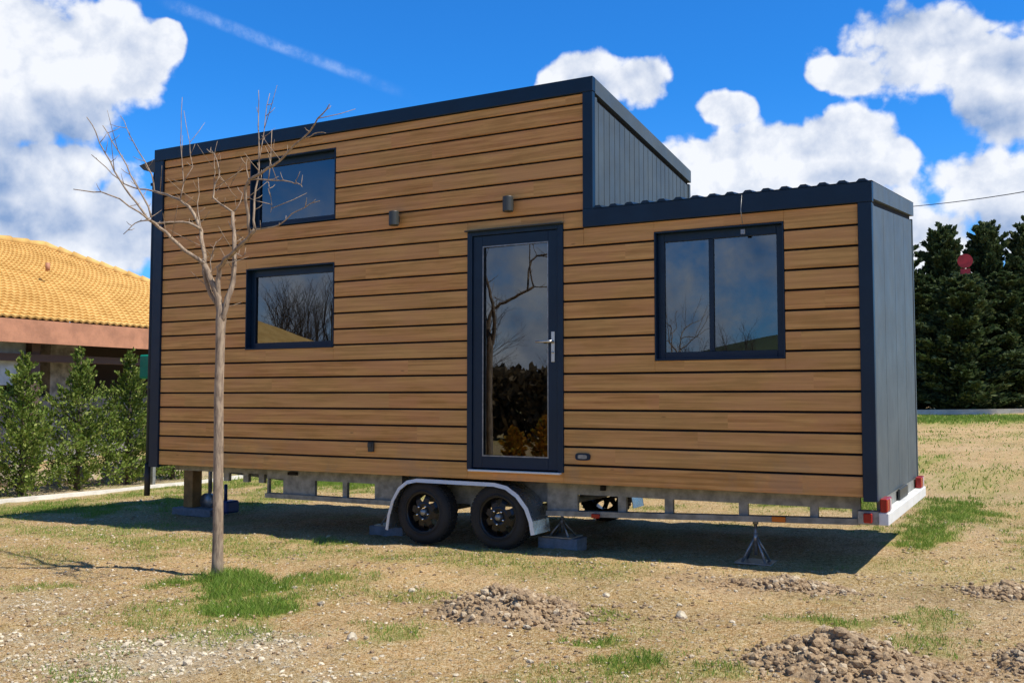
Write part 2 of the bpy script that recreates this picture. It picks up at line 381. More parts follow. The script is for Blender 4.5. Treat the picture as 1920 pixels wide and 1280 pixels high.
def masks(x, y):
    n = noise.noise(Vector((x*1.7, y*1.7, 3.)))*.5 + noise.noise(Vector((x*5, y*5, 9.)))*.35 + noise.noise(Vector((x*14, y*14, 5.)))*.25
    X_, Y_ = x, y
    x += .22*noise.noise(Vector((x*2.3, y*2.3, 60.))) + .07*noise.noise(Vector((x*8, y*8, 61.))); y += .2*noise.noise(Vector((x*2.3, y*2.3, 70.))) + .07*noise.noise(Vector((x*8, y*8, 71.)))
    g = 0
    for cx, cy, a, b, s in GR:
        d = math.hypot((x-cx)/a, (y-cy)/b)
        if d < 1.8: g = max(g, s*sstep(1.15-d+n*1.3, 0, .9))
    x, y = X_, Y_
    if y > 5: g = max(g, .35*sstep(noise.noise(Vector((x*.35, y*.35, 1.))) + n*.4, -.05, .3))
    gv = sstep(1.15-math.hypot((x-3.9)/1.0, (y+3.75)/.75)+n*1.2, 0, .9) + .4*sstep(1.-math.hypot((x-2.)/1.0, (y+3.2)/.55)+n*.8, 0, .8) + sstep(-x-4.3, 0, .15)*(1-sstep(-x, 9, 10))*.8*sstep(y, -1, 0)
    if y < 5: g = max(g, .36*sstep(noise.noise(Vector((x*.75, y*.9, 31.)))+n*.7, -.02, .4)*(1-sstep(x, 4.5, 8)*.6))
    d_ = 0
    for px, py, a, b, h, sd in PILES: d_ = max(d_, sstep(1.35-math.hypot((x-px)/a, (y-py)/b)+n*.5, 0, .6))
    for px, py, a, b, s in ((5.9, -.62, 1.3, .30, .6), (4.6, -1.0, 1.0, .2, .35), (7.4, -.55, .7, .35, .5), (8.6, -.6, .5, .3, .4), (6.0, -1.6, .9, .3, .25), (7.6, -2.6, .8, .8, .35)):
        d_ = max(d_, s*sstep(1.2-math.hypot((x-px)/a, (y-py)/b)+n*1.5, 0, .9))
    return g*(1-d_*.6), min(1, gv), d_
def zg(x, y):
    z = -.66 + .016*clamp(x, -6, 9) + .03*max(0, min(y, 36)-4.5) + .006*max(0, min(y, 200)-36)
    z -= .05*math.exp(-((x-.9)/.9)**2-((y+2.3)/.5)**2)
    r = math.hypot(x-4, y)
    if r < 60:
        q = Vector((x, y, 0))
        z += .035*noise.noise(q*.7) * sstep(abs(y-1.2), .6, 2.2) + (.020*noise.noise(q*3.1) + .012*noise.noise(q*8.) + .007*noise.noise(q*19.))
    return z
def axis(lo, hi, dlo, dhi, st):
    a = [lo]; 
    while a[-1] < hi: a.append(a[-1]+st)
    up = st
    while a[-1] < dhi: up *= 1.13; a.append(a[-1]+up)
    up = st; b = [lo]
    while b[-1] > dlo: up *= 1.13; b.append(b[-1]-up)
    return b[:0:-1] + a
gxs = axis(-1.5, 9.3, -900, 900, .045); gys = axis(-4.6, 1.2, -900, 900, .045)
vs = []; mk = []
for y in gys:
    for x in gxs:
        vs.append((x, y, zg(x, y)))
        if abs(x) < 40 and abs(y) < 45: g_, s_, d_ = masks(x, y)
        else: g_, s_, d_ = .5, 0, 0
        mk += [g_, s_, d_, 1]
nx = len(gxs)
fs = [(j*nx+i, j*nx+i+1, (j+1)*nx+i+1, (j+1)*nx+i) for j in range(len(gys)-1) for i in range(nx-1)]
gr = raw('ground', vs, fs, M['ground'], smooth=True); tag(gr, 'dry brown soil with pebbles and sparse grass', kind='structure')
at = gr.data.color_attributes.new('mask', 'FLOAT_COLOR', 'POINT'); at.data.foreach_set('color', mk)

# ---------------------------------------------------------------- tiny house on its trailer
house = thing('tiny_house', 'wood clad tiny house on a twin axle trailer with dark blue trim and stepped roof', 'tiny house', (3.15, 1.25, 0))
HO = house.location
def hp(mb, name, m, parent=None):
    o = mb.build(name, M[m], parent or house)
    if parent is None: o.location = -HO
    return o
HOLES = {'w1': (.855, 1.945, 2.40, 3.095), 'w2': (.82, 1.94, 1.18, 1.99), 'door': (3.426, 4.357, .085, 2.165), 'w3': (5.157, 6.178, .995, 2.018)}
def wall_holes(mb, x0, x1, z0, z1, y0, y1, holes):
    xs = sorted({x0, x1, *[clamp(h[i], x0, x1) for h in holes for i in (0, 1)]})
    zs = sorted({z0, z1, *[clamp(h[i], z0, z1) for h in holes for i in (2, 3)]})
    for a, b in zip(xs, xs[1:]):
        run = None
        for c, d in zip(zs, zs[1:]):
            mx_, mz = (a+b)/2, (c+d)/2
            if any(h[0] < mx_ < h[1] and h[2] < mz < h[3] for h in holes):
                if run: mb.box(a, b, y0, y1, *run); run = None
            else: run = (run[0], d) if run else (c, d)
        if run: mb.box(a, b, y0, y1, *run)
H = list(HOLES.values())
mb = MB(); wall_holes(mb, -.48, 4.60, .02, 3.28, .024, .09, H); wall_holes(mb, 4.60, 6.78, .02, 2.16, .024, .09, H)
hp(mb, 'wall_backing', 'dark')
mb = MB()
rng = random.Random(3)
for k in range(22):
    z0 = k*.15 + .009; z1 = (k+1)*.15 - .009
    if k == 0: z0 = 0
    if k == 21: z1 = 3.232
    xr = (-.372, 6.708)
    if k == 13: parts = [(-.372, 4.543, z0, z1), (4.543, 6.708, z0, 2.100)]
    elif k > 13: parts = [(-.372, 4.543, z0, z1)]
    else: parts = [(-.372, 6.708, z0, z1)]
    for a, b, c, d in parts:
        hs = sorted([h for h in H if h[2] < d-.001 and h[3] > c+.001 and h[0] < b and h[1] > a])
        x = a
        for h in hs + [None]:
            xe = h[0] if h else b
            if xe-x > .01: mb.box(x+.0008, xe-.0008, .0, .021, c, d, .0022)
            if h:
                if h[3] < d-.015: mb.box(h[0], h[1], .0, .021, max(c, h[3]+.002), d, .002)
                if h[2] > c+.015: mb.box(h[0], h[1], .0, .021, c, min(d, h[2]-.002), .002)
                x = h[1]
hp(mb, 'front_cladding', 'wood')
# trims
mb = MB(); mb.box(-.505, -.374, -.022, .03, -.03, 3.236, .003); hp(mb, 'corner_trim', 'frame')
mb = MB(); mb.box(6.71, 6.806, -.022, .03, -.03, 2.104, .003); hp(mb, 'corner_trim', 'frame')
mb = MB(); mb.box(4.545, 4.636, -.022, .03, 2.253, 3.236, .003); hp(mb, 'corner_trim', 'frame')
mb = MB(); mb.box(-.508, 4.640, -.026, .03, 3.237, 3.362, .003); hp(mb, 'front_fascia', 'frame')
mb = MB(); mb.box(4.545, 6.812, -.026, .03, 2.105, 2.252, .003); hp(mb, 'front_fascia', 'frame')
# grey side panels with standing ribs
def ribbed(mb, x, y0, y1, z0, zt, outward=1, rib=.006, pitch=.115):
    n = int((y1-y0)/pitch); st = (y1-y0)/n
    for i in range(n):
        a, b = y0+i*st, y0+(i+1)*st
        for p, q, o in ((a, b-.012, 0), (b-.012, b, rib)):
            xs_ = (x-.02, x+o) if outward > 0 else (x-o, x+.02)
            zz = (zt(p), zt(q))
            mb.hexa([(xs_[0], p, z0), (xs_[0], p, zz[0]), (xs_[0], q, z0), (xs_[0], q, zz[1]), (xs_[1], p, z0), (xs_[1], p, zz[0]), (xs_[1], q, z0), (xs_[1], q, zz[1])])
lowz = lambda y: 2.252 + (y+.026)*.113
highz = lambda y: 3.362 - (y+.026)*.108
mb = MB(); ribbed(mb, 6.796, .03, 2.48, -.03, lambda y: lowz(y)-.168, 1, .001, .6); hp(mb, 'end_wall', 'panel')
mb = MB(); ribbed(mb, 4.622, .03, 2.48, 2.2, lambda y: highz(y)-.17, 1, .003); hp(mb, 'side_wall', 'panel')
def raked(mb, x0, x1, y0, y1, zf, lo, hi):
    mb.hexa([(x, y, zf(y)+d) for x in (x0, x1) for y in (y0, y1) for d in (lo, hi)])
mb = MB(); raked(mb, 6.77, 6.812, .031, 2.53, lowz, -.125, 0); hp(mb, 'side_fascia', 'panel')
mb = MB(); raked(mb, 4.60, 4.640, .031, 2.53, highz, -.125, 0); hp(mb, 'side_fascia', 'panel')
for q in ((6.77, 6.806, .031, .075, -.03, 2.10), (6.77, 6.803, 2.481, 2.53, -.03, 2.38), (4.59, 4.636, .031, .075, 2.2, 3.2), (4.59, 4.633, 2.481, 2.53, 2.2, 2.94)):
    mb = MB(); mb.box(*q); hp(mb, 'edge_trim', 'panel')
mb = MB(); mb.box(6.74, 6.772, .091, 2.50, -.02, 2.12); hp(mb, 'inner_wall', 'room')
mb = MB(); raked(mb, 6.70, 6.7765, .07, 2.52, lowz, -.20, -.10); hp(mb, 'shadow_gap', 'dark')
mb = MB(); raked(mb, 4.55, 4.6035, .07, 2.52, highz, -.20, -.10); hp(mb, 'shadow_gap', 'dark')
mb = MB(); mb.box(-.50, -.47, .031, 2.53, -.03, 3.03); hp(mb, 'end_wall', 'panel')
mb = MB(); mb.box(-.47, 4.60, 2.50, 2.53, -.03, 3.02); hp(mb, 'back_wall', 'panel'); mb = MB(); mb.box(4.601, 6.77, 2.50, 2.528, -.03, 2.36); hp(mb, 'back_wall', 'panel')
mb = MB(); mb.box(-.469, 6.739, .091, 2.499, .0, .03); hp(mb, 'room_floor', 'floor')
mb = MB(); mb.box(-.469, 6.739, 2.47, 2.498, .031, 2.2); hp(mb, 'room_wall', 'room')
mb = MB(); mb.box(-.469, 2.2, .5, .53, 2.2, 3.0); hp(mb, 'room_wall', 'room')
# roofs
mb = MB(); raked(mb, -.51, 4.598, .031, 2.56, highz, -.06, -.004); hp(mb, 'upper_roof', 'panel')
mb = MB(); p = .1375; x = 4.642; prof = []
while x < 6.80:
    prof += [(x, 0), (x+.020, .019), (x+.060, .019), (x+.080, 0)]; x += p
prof.append((6.812, 0)); vs_ = []
for y in (-.032, 2.56):
    for dz_ in (.004, .0015):
        vs_ += [(a, y, lowz(y)+b+dz_) for a, b in prof]
n = len(prof); fs_ = []
for i in range(n-1):
    fs_ += [(i, i+1, 2*n+i+1, 2*n+i), (n+i, 3*n+i, 3*n+i+1, n+i+1), (i, n+i, n+i+1, i+1)]
mb.add(vs_, fs_); 
for i in range(0, n-4, 4):
    x_ = prof[i][0]; mb.add([(x_, -.0315, lowz(0)-.003), (x_+.020, -.0315, lowz(0)+.020), (x_+.060, -.0315, lowz(0)+.020), (x_+.080, -.0315, lowz(0)-.003)], [(0, 1, 2, 3)])
mb.build('lower_roof', M['frame'], house).location = -HO
mb = MB(); raked(mb, 4.61, 6.78, .031, 2.54, lowz, -.06, -.012); hp(mb, 'roof_deck', 'panel')

# windows
def window(h, rec, fw_, mullion=None, blind=None, label=None):
    x0, x1, z0, z1 = h
    mb = MB()                                            # jamb lining, 3 mm proud of the boards
    t = .012; yo = -.004
    mb.box(x0+.001, x0+t, yo, rec+.05, z0+.001, z1-.001); mb.box(x1-t, x1-.001, yo, rec+.05, z0+.001, z1-.001)
    mb.box(x0+t, x1-t, yo-.001, rec+.05, z1-t, z1-.001); mb.box(x0+t, x1-t, yo-.008, rec+.05, z0+.001, z0+t)
    wn = hp(mb, 'window', 'frame')
    if label: wn['label'] = label
    a, b, c, d = x0+t, x1-t, z0+t, z1-t
    f = MB(); y0, y1 = rec, rec+.045
    f.box(a, a+fw_, y0, y1, c, d, .003); f.box(b-fw_, b, y0, y1, c, d, .003)
    f.box(a+fw_, b-fw_, y0+.0005, y1, c, c+fw_, .003); f.box(a+fw_, b-fw_, y0+.0005, y1, d-fw_*1.25, d, .003)
    if mullion: f.box(mullion-.018, mullion+.018, y0-.002, y1, c+fw_, d-fw_*1.25, .003)
    f.build('frame', M['frame'], wn)
    g = MB(); g.box(a+fw_-.004, b-fw_+.004, rec+.018, rec+.022, c+fw_-.004, d-fw_*1.25+.004); g.build('pane', M['glass'], wn)
    if blind:
        r = MB(); r.box(a+.02, b-.02, rec+.075, rec+.079, d-fw_*1.25-blind, d-.01); r.tube([(a+.02, rec+.1, d-.03), (b-.02, rec+.1, d-.03)], .022, 12)
        r.build('roller_blind', M['blind'], wn)
    return wn
window(HOLES['w1'], .062, .052, None, .62, 'upper window with the dark blind drawn')
window(HOLES['w2'], .062, .055, None, .07)
window(HOLES['w3'], .048, .055, 5.605, .13, 'wide two pane window')
M['blind_dark'] = mat('dark_blind', (.03, .05, .08), .7)
house.children  # upper blind is the darker one
for c in col.objects:
    if c.name == 'roller_blind': c.data.materials[0] = M['blind_dark']

# door
x0, x1, z0, z1 = HOLES['door']
mb = MB(); t = .05
mb.box(x0+.001, x0+t, -.012, .085, z0+.001, z1-.001, .002); mb.box(x1-t, x1-.001, -.012, .085, z0+.001, z1-.001, .002); mb.box(x0+t, x1-t, -.012, .085, z1-t, z1-.001, .002)
door = hp(mb, 'door', 'frame')
lf = MB(); a, b, c, d = x0+t+.003, x1-t-.003, z0+.012, z1-t-.003; s = .092
lf.box(a, a+s, .004, .06, c, d, .003); lf.box(b-s, b, .004, .06, c, d, .003); lf.box(a+s, b-s, .0045, .06, c, c+s+.01, .003); lf.box(a+s, b-s, .0045, .06, d-s, d, .003)
lf.build('leaf', M['frame'], door)
g = MB(); xa, xb = a+s-.004, b-s+.004             # the leaf glass sits very slightly out of square
g.hexa([(x_, y_+dy, z_) for x_, dy in ((xa, .0065), (xb, -.0065)) for y_ in (.028, .032) for z_ in (c+s+.006, d-s+.004)]); g.build('pane', M['glass'], door)
g = MB(); e = .009
g.box(a+s, a+s+e, .008, .021, c+s+.01, d-s); g.box(b-s-e, b-s, .008, .021, c+s+.01, d-s); g.box(a+s+e, b-s-e, .008, .021, c+s+.01, c+s+.01+e); g.box(a+s+e, b-s-e, .008, .021, d-s-e, d-s)
g.build('glazing_bead', M['galv'], door)
g = MB(); g.box(x0+.03, x1-.02, -.045, .003, z0-.016, z0+.0005, .003); g.build('sill', M['white'], door)
g = MB(); g.box(x0-.01, x1+.01, -.05, -.0125, z1-.012, z1-.001, .002); g.build('drip_cap', M['fixture'], door)
hx = b-.045; hz = 1.17
g = MB(); g.box(hx-.016, hx+.016, -.004, .0035, hz-.17, hz+.085, .002)
g.tube([(hx, -.003, hz), (hx, -.055, hz)], .011, 12); g.tube([(hx+.012, -.052, hz), (hx-.03, -.054, hz), (hx-.135, -.05, hz)], [.011, .0105, .0095], 12)
g.tube([(hx, -.0045, hz-.09), (hx, -.014, hz-.09)], .009, 12); g.build('handle', M['steelh'], door)

# fittings on the cladding
for xx, zz in ((2.675, 2.335), (3.865, 2.355)):
    g = MB(); g.box(xx-.02, xx+.02, -.022, -.0005, zz-.03, zz+.03, .003)
    g.lathe((xx, -.066, zz), [(-.065, 0), (-.065, .043), (-.060, .046), (.060, .046), (.065, .043), (.065, 0)], 24, 'z', False)
    hp(g, 'wall_lamp', 'fixture')
g = MB(); g.box(2.375, 2.433, -.034, -.0005, .205, .295, .006); g.box(2.382, 2.426, -.048, -.034, .245, .29, .004); hp(g, 'outdoor_socket', 'fixture')
g = MB()                                                 # oval inlet: dark ring, pale centre
for rr_, y_, nm, mt_ in ((1, -.014, 'inlet_vent', 'frame'), (.55, -.018, 'cover', 'galv')):
    q = MB(); cx_, cz_ = 4.532, .222; ring = []
    for k in range(32):
        t_ = 2*math.pi*k/32; ring.append((cx_+math.copysign(abs(math.cos(t_))**.55, math.cos(t_))*.066*(rr_ if rr_ == 1 else .62), cz_+math.copysign(abs(math.sin(t_))**.55, math.sin(t_))*.030*(rr_ if rr_ == 1 else .55)))
    q.add([(x, -.0005, z) for x, z in ring]+[(x, y_, z) for x, z in ring], [tuple(range(32, 64))]+[(k, (k+1) % 32, 32+(k+1) % 32, 32+k) for k in range(32)])
    if nm == 'inlet_vent': inlet = hp(q, nm, mt_)
    else: q.build(nm, M[mt_], inlet)

# chassis
def rail(mb, y, x0, x1, ops, th=.04):
    zb = lambda x: -.272 + max(0, x-4.45)*.036
    mb.box(x0, x1, y, y+th, -.105, -.001)
    xs_ = [x0] + [q for o in ops for q in o] + [x1]
    for i in range(0, len(xs_), 2):
        if xs_[i+1]-xs_[i] > .005:
            a_, b_ = xs_[i], xs_[i+1]
            mb.hexa([(a_, y+.002, zb(a_)), (a_, y+.002, -.105), (a_, y+th-.002, zb(a_)), (a_, y+th-.002, -.105), (b_, y+.002, zb(b_)), (b_, y+.002, -.105), (b_, y+th-.002, zb(b_)), (b_, y+th-.002, -.105)])
    for a_, b_ in ((x0, x1),):
        mb.hexa([(a_, y-.03, zb(a_)-.022), (a_, y-.03, zb(a_)+.022), (a_, y+th+.02, zb(a_)-.022), (a_, y+th+.02, zb(a_)+.022), (b_, y-.03, zb(b_)-.022), (b_, y-.03, zb(b_)+.022), (b_, y+th+.02, zb(b_)-.022), (b_, y+th+.02, zb(b_)+.022)])
mb = MB()
for y in (.17, 2.32):
    rail(mb, y, .98, 2.62, [(1.0, 1.19), (1.59, 1.93), (1.985, 2.31)]); rail(mb, y, 4.12, 6.66, [(4.40, 4.765), (4.835, 5.165), (5.235, 5.765), (5.835, 6.30), (6.36, 6.60)])
    mb.box(2.60, 4.14, y+.14*(1 if y < 1 else -1), y+.14*(1 if y < 1 else -1)+.05, -.20, -.002)
for x_ in (1.05, 1.56, 1.96, 2.5, 4.2, 4.8, 5.2, 5.8, 6.3): mb.box(x_-.02, x_+.02, .22, 2.30, -.11, -.03)
mb.box(-.35, .98, .20, .24, -.07, -.002); mb.box(-.35, .98, 2.30, 2.34, -.07, -.002)
for k, (xa, xb) in enumerate(((.35, .42), (.62, .69), (.83, .9))): mb.box(xa, xb, .21, .25, -.16, -.07)
hp(mb, 'chassis', 'galvd')
mb = MB()
for y, sgn in ((.26, 1), (2.28, -1)): mb.tube([(1.2, y, -.10), (-1.05, 1.27-.035*sgn, -.13)], .035, 6, False)
mb.tube([(-1.0, 1.27, -.13), (-1.3, 1.27, -.12)], .04, 8); mb.tube([(-.85, 1.20, -.05), (-.85, 1.20, -.42)], .024, 10); mb.lathe((-.85, 1.17, -.52), [(-.03, 0), (-.03, .10), (.03, .10), (.03, 0)], 20)
hp(mb, 'drawbar', 'galv')
mb = MB(); mb.box(-.58, -.42, 1.05, 1.25, -.63, -.49, .02); mb.tube([(-.5, 1.1, -.49), (-.5, 1.1, -.30)], .02, 8)
hp(mb, 'water_pump', 'blue')
# axles and leaf brackets
mb = MB()
for x_ in (2.935, 3.705): mb.tube([(x_, .1, -.32), (x_, 2.4, -.32)], .035, 10)
mb.box(2.8, 3.85, .33, .38, -.26, -.19); mb.box(3.28, 3.36, .30, .40, -.36, -.19); mb.box(2.8, 3.85, 2.12, 2.17, -.26, -.19)
hp(mb, 'axle', 'galvd')
# wheels
def wheel(xc, yc, flip=1):
    w_ = thing('wheel', None, None, (xc-HO.x, yc-HO.y, -.322-HO.z)); w_.parent = house
    if flip < 0: w_.rotation_euler.z = math.pi
    w_.rotation_euler.y = rng.uniform(0, 1)
    t_ = MB(); t_.lathe((0, 0, 0), [(-.075, .178), (-.092, .186), (-.094, .192), (-.086, .196), (-.092, .215), (-.090, .245), (-.078, .268), (-.06, .279), (.06, .279), (.078, .268), (.09, .24), (.085, .178)], 56)
    for k in range(44):                                 # tread blocks
        a_ = 2*math.pi*k/44; c_, s_ = math.cos(a_), math.sin(a_)
        for ya, yb in ((-.062, -.024), (-.018, .018), (.024, .062)):
            aa = 2*math.pi*(k+(.25 if ya > -.02 else 0))/44; P_ = []
            for yy in (ya, yb):
                for r_ in (.277, .286):
                    for da in (-.045, .045): P_.append((r_*math.cos(aa+da), yy, r_*math.sin(aa+da)))
            t_.add(P_, [(2, 3, 7, 6), (0, 2, 6, 4), (1, 5, 7, 3), (0, 1, 3, 2), (4, 6, 7, 5)])
    t_.build('tyre', M['tyre'], w_)
    r_ = MB(); r_.lathe((0, 0, 0), [(-.078, .180), (-.080, .172), (-.068, .165), (-.03, .160), (.06, .155)], 48)
    for k in range(8):                                  # steel disc with eight hand holes
        a0 = 2*math.pi*(k+.0)/8; pts_ = []
        for (rad, y_, wd) in ((.160, -.036, .030), (.125, -.058, .026), (.088, -.062, .034)):
            for s_ in (-1, 1):
                pts_.append((rad*math.cos(a0)-s_*wd*math.sin(a0), y_, rad*math.sin(a0)+s_*wd*math.cos(a0)))
        r_.add(pts_, [(0, 1, 3, 2), (2, 3, 5, 4)])
    r_.lathe((0, 0, 0), [(-.058, .095), (-.066, .085), (-.062, .045), (-.05, .04)], 32)
    r_.build('rim', M['rim'], w_)
    for k in range(5):
        n_ = MB(); a_ = 2*math.pi*k/5; n_.lathe((.06*math.cos(a_), 0, .06*math.sin(a_)), [(-.094, 0), (-.094, .007), (-.086, .0105), (-.06, .0105)], 8)
        n_.build('wheel_nut', M['chrome'], w_)
    n_ = MB(); n_.lathe((0, 0, 0), [(-.094, 0), (-.092, .02), (-.08, .030), (-.055, .034)], 24); n_.build('hub_cap', M['galv'], w_)
for x_ in (2.935, 3.705): wheel(x_, .125); wheel(x_, 2.40, -1)
# tandem mudguards
path = [(2.565, -.49), (2.585, -.36), (2.63, -.22), (2.70, -.11), (2.79, -.045), (2.90, -.022), (3.30, -.024), (3.70, -.026), (3.82, -.048), (3.93, -.115), (4.02, -.22), (4.065, -.33), (4.085, -.44)]
for y0, y1, lip in ((.0, .30, .0), (2.24, 2.53, 2.53)):
    g = MB(); vs_ = []
    for i, (a_, c_) in enumerate(path):
        q0, q1 = path[max(0, i-1)], path[min(len(path)-1, i+1)]; dx, dz_ = q1[0]-q0[0], q1[1]-q0[1]; L_ = math.hypot(dx, dz_); nx_, nz_ = dz_/L_, -dx/L_   # inward
        for off_ in (0, .006):
            vs_ += [(a_+nx_*off_, y0, c_+nz_*off_), (a_+nx_*off_, y1, c_+nz_*off_)]
    fs_ = []
    for i in range(len(path)-1):
        o_ = 4*i; fs_ += [(o_, o_+1, o_+5, o_+4), (o_+2, o_+6, o_+7, o_+3), (o_, o_+4, o_+6, o_+2), (o_+1, o_+3, o_+7, o_+5)]
    g.add(vs_, fs_, False); fen = hp(g, 'mudguard', 'fender')
    g = MB(); vs_ = []; ly = y0-.004 if y0 < 1 else y1+.004
    for i, (a_, c_) in enumerate(path):
        q0, q1 = path[max(0, i-1)], path[min(len(path)-1, i+1)]; dx, dz_ = q1[0]-q0[0], q1[1]-q0[1]; L_ = math.hypot(dx, dz_); nx_, nz_ = dz_/L_, -dx/L_
        vs_ += [(a_-nx_*.002, ly, c_-nz_*.002), (a_+nx_*.030, ly-.010*(1 if y0 < 1 else -1), c_+nz_*.030), (a_+nx_*.030, ly, c_+nz_*.030)]
    g.add(vs_, [(3*i+j, 3*i+3+j, 3*i+3+(j+1) % 3, 3*i+(j+1) % 3) for i in range(len(path)-1) for j in range(3)]); g.build('edge_lip', M['white'], fen)
# rear end: bumper beam, lamps, markers
g = MB(); g.box(6.772, 6.80, .17, 2.36, -.20, -.032); hp(g, 'shadow_fill_plate', 'galvd')  # plate added to close the strip of light in the trailer's cast shadow
g = MB(); g.box(6.80, 6.87, .06, 2.47, -.20, -.11, .006); hp(g, 'bumper', 'white')
for q in (.06, 2.36):
    g = MB(); g.box(6.655, 6.80, q, q+.08, -.20, -.10, .006); hp(g, 'bumper_bracket', 'galv')
for y in (.05, 2.20):
    g = MB(); g.box(6.812, 6.862, y, y+.22, -.105, -.01, .006); lm = hp(g, 'tail_lamp', 'red')
    g = MB(); g.box(6.8625, 6.866, y+.13, y+.17, -.10, -.02); g.build('reversing_lens', M['white'], lm)
g = MB(); g.box(6.812, 6.83, 1.0, 1.5, -.105, -.02, .003); hp(g, 'number_plate_holder', 'fixture')
g = MB(); g.box(6.70, 6.76, .03, .058, -.185, -.115, .006); hp(g, 'outline_lamp', 'red')
g = MB(); g.box(6.03, 6.13, .112, .138, -.225, -.185, .004); hp(g, 'side_marker', 'orange')
g = MB(); g.box(4.55, 4.62, .112, .138, -.285, -.25, .004); hp(g, 'side_marker', 'red')
g = MB(); g.box(4.62, 4.66, .14, .168, -.06, -.02); hp(g, 'rail_plug', 'dark')
g = MB(); g.box(1.27, 1.38, .14, .168, -.06, -.03); hp(g, 'rail_plug', 'dark')
# rainwater pipe and hopper at the left corner
g = MB(); g.tube([(-.555, .045, 3.16), (-.56, .03, 3.0), (-.565, .03, 1.5), (-.57, .03, -.02)], .024, 12); g.box(-.60, -.50, .01, .05, 2.99, 3.02); g.box(-.60, -.50, .01, .05, .8, .83)
dp = hp(g, 'downpipe', 'frame')
g = MB(); g.tube([(-.57, .03, .0), (-.575, .03, -.34)], .031, 12); g.build('pipe_shoe', M['wire'], dp)
g = MB(); g.hexa([(-.70, .0, 3.17), (-.76, -.01, 3.225), (-.70, .12, 3.17), (-.76, .13, 3.225), (-.51, .0, 3.12), (-.51, -.01, 3.27), (-.51, .12, 3.12), (-.51, .13, 3.27)]); hp(g, 'rainwater_hopper', 'fixture')

# aerial / cable strand hanging in front of the lower roof
g = MB(); g.tube([(5.875, -.035, 2.24), (5.87, -.05, 2.12), (5.88, -.04, 2.02)], .003, 6); g.box(5.866, 5.896, -.045, -.028, 1.94, 1.975); hp(g, 'hanging_strap', 'galv')

# stands under the trailer
def stand(x, y, top, zb, label, block=True):
    t = thing('jack_stand', label, 'jack stand', (x, y, zb), 'jack stands propping the trailer')
    h = top-zb; g = MB()
    g.tube([(0, 0, h*.18), (0, 0, h)], .013, 10); g.tube([(0, 0, h*.92), (0, 0, h)], .022, 10); g.build('screw', M['galv'], t)
    g = MB(); g.tube([(0, 0, h*.45), (0, 0, h*.72)], .019, 10)
    for k in range(4):
        a = math.pi/4 + k*math.pi/2; g.tube([(0, 0, h*.68), (.125*math.cos(a), .10*math.sin(a), .008)], .0095, 6)
    g.build('legs', M['galv'], t)
    g = MB(); g.box(-.14, .14, -.12, .12, .001, .011); g.build('base_plate', M['galv'], t)
    return t
def block(x, y, z0, sx, sy, sz, label, m='concrete', rz=0, name='concrete_block', cat='block'):
    g = MB(); g.box(-sx/2, sx/2, -sy/2, sy/2, 0, sz, .008); o = g.build(name, M[m]); o.location = (x, y, z0); o.rotation_euler.z = rz
    return tag(o, label, cat)
block(4.15, .40, zg(4.15, .4)-.01, .37, .22, .115, 'grey concrete block under the jack stand right of the wheels')
stand(4.15, .40, -.285, zg(4.15, .4)+.105, 'metal jack stand on a concrete block right of the wheels')
stand(5.87, .26, -.245, zg(5.87, .26), 'metal jack stand on bare soil under the right end of the trailer')
block(2.20, .62, zg(2.2, .62)-.01, .40, .24, .10, 'grey concrete block in shade left of the wheels')
stand(2.20, .62, -.28, zg(2.2, .62)+.09, 'metal jack stand on a concrete block left of the wheels')
block(-.92, 1.12, zg(-.92, 1.12)-.01, .62, .30, .09, 'flat concrete slab under the wooden prop', name='concrete_slab', cat='slab')
g = MB(); g.box(-.075, .075, -.075, .075, 0, .46, .006); o = g.build('wooden_prop', M['post']); o.location = (-1.05, 1.12, zg(-.92, 1.12)+.08); tag(o, 'short square timber prop standing on a slab under the drawbar', 'prop')

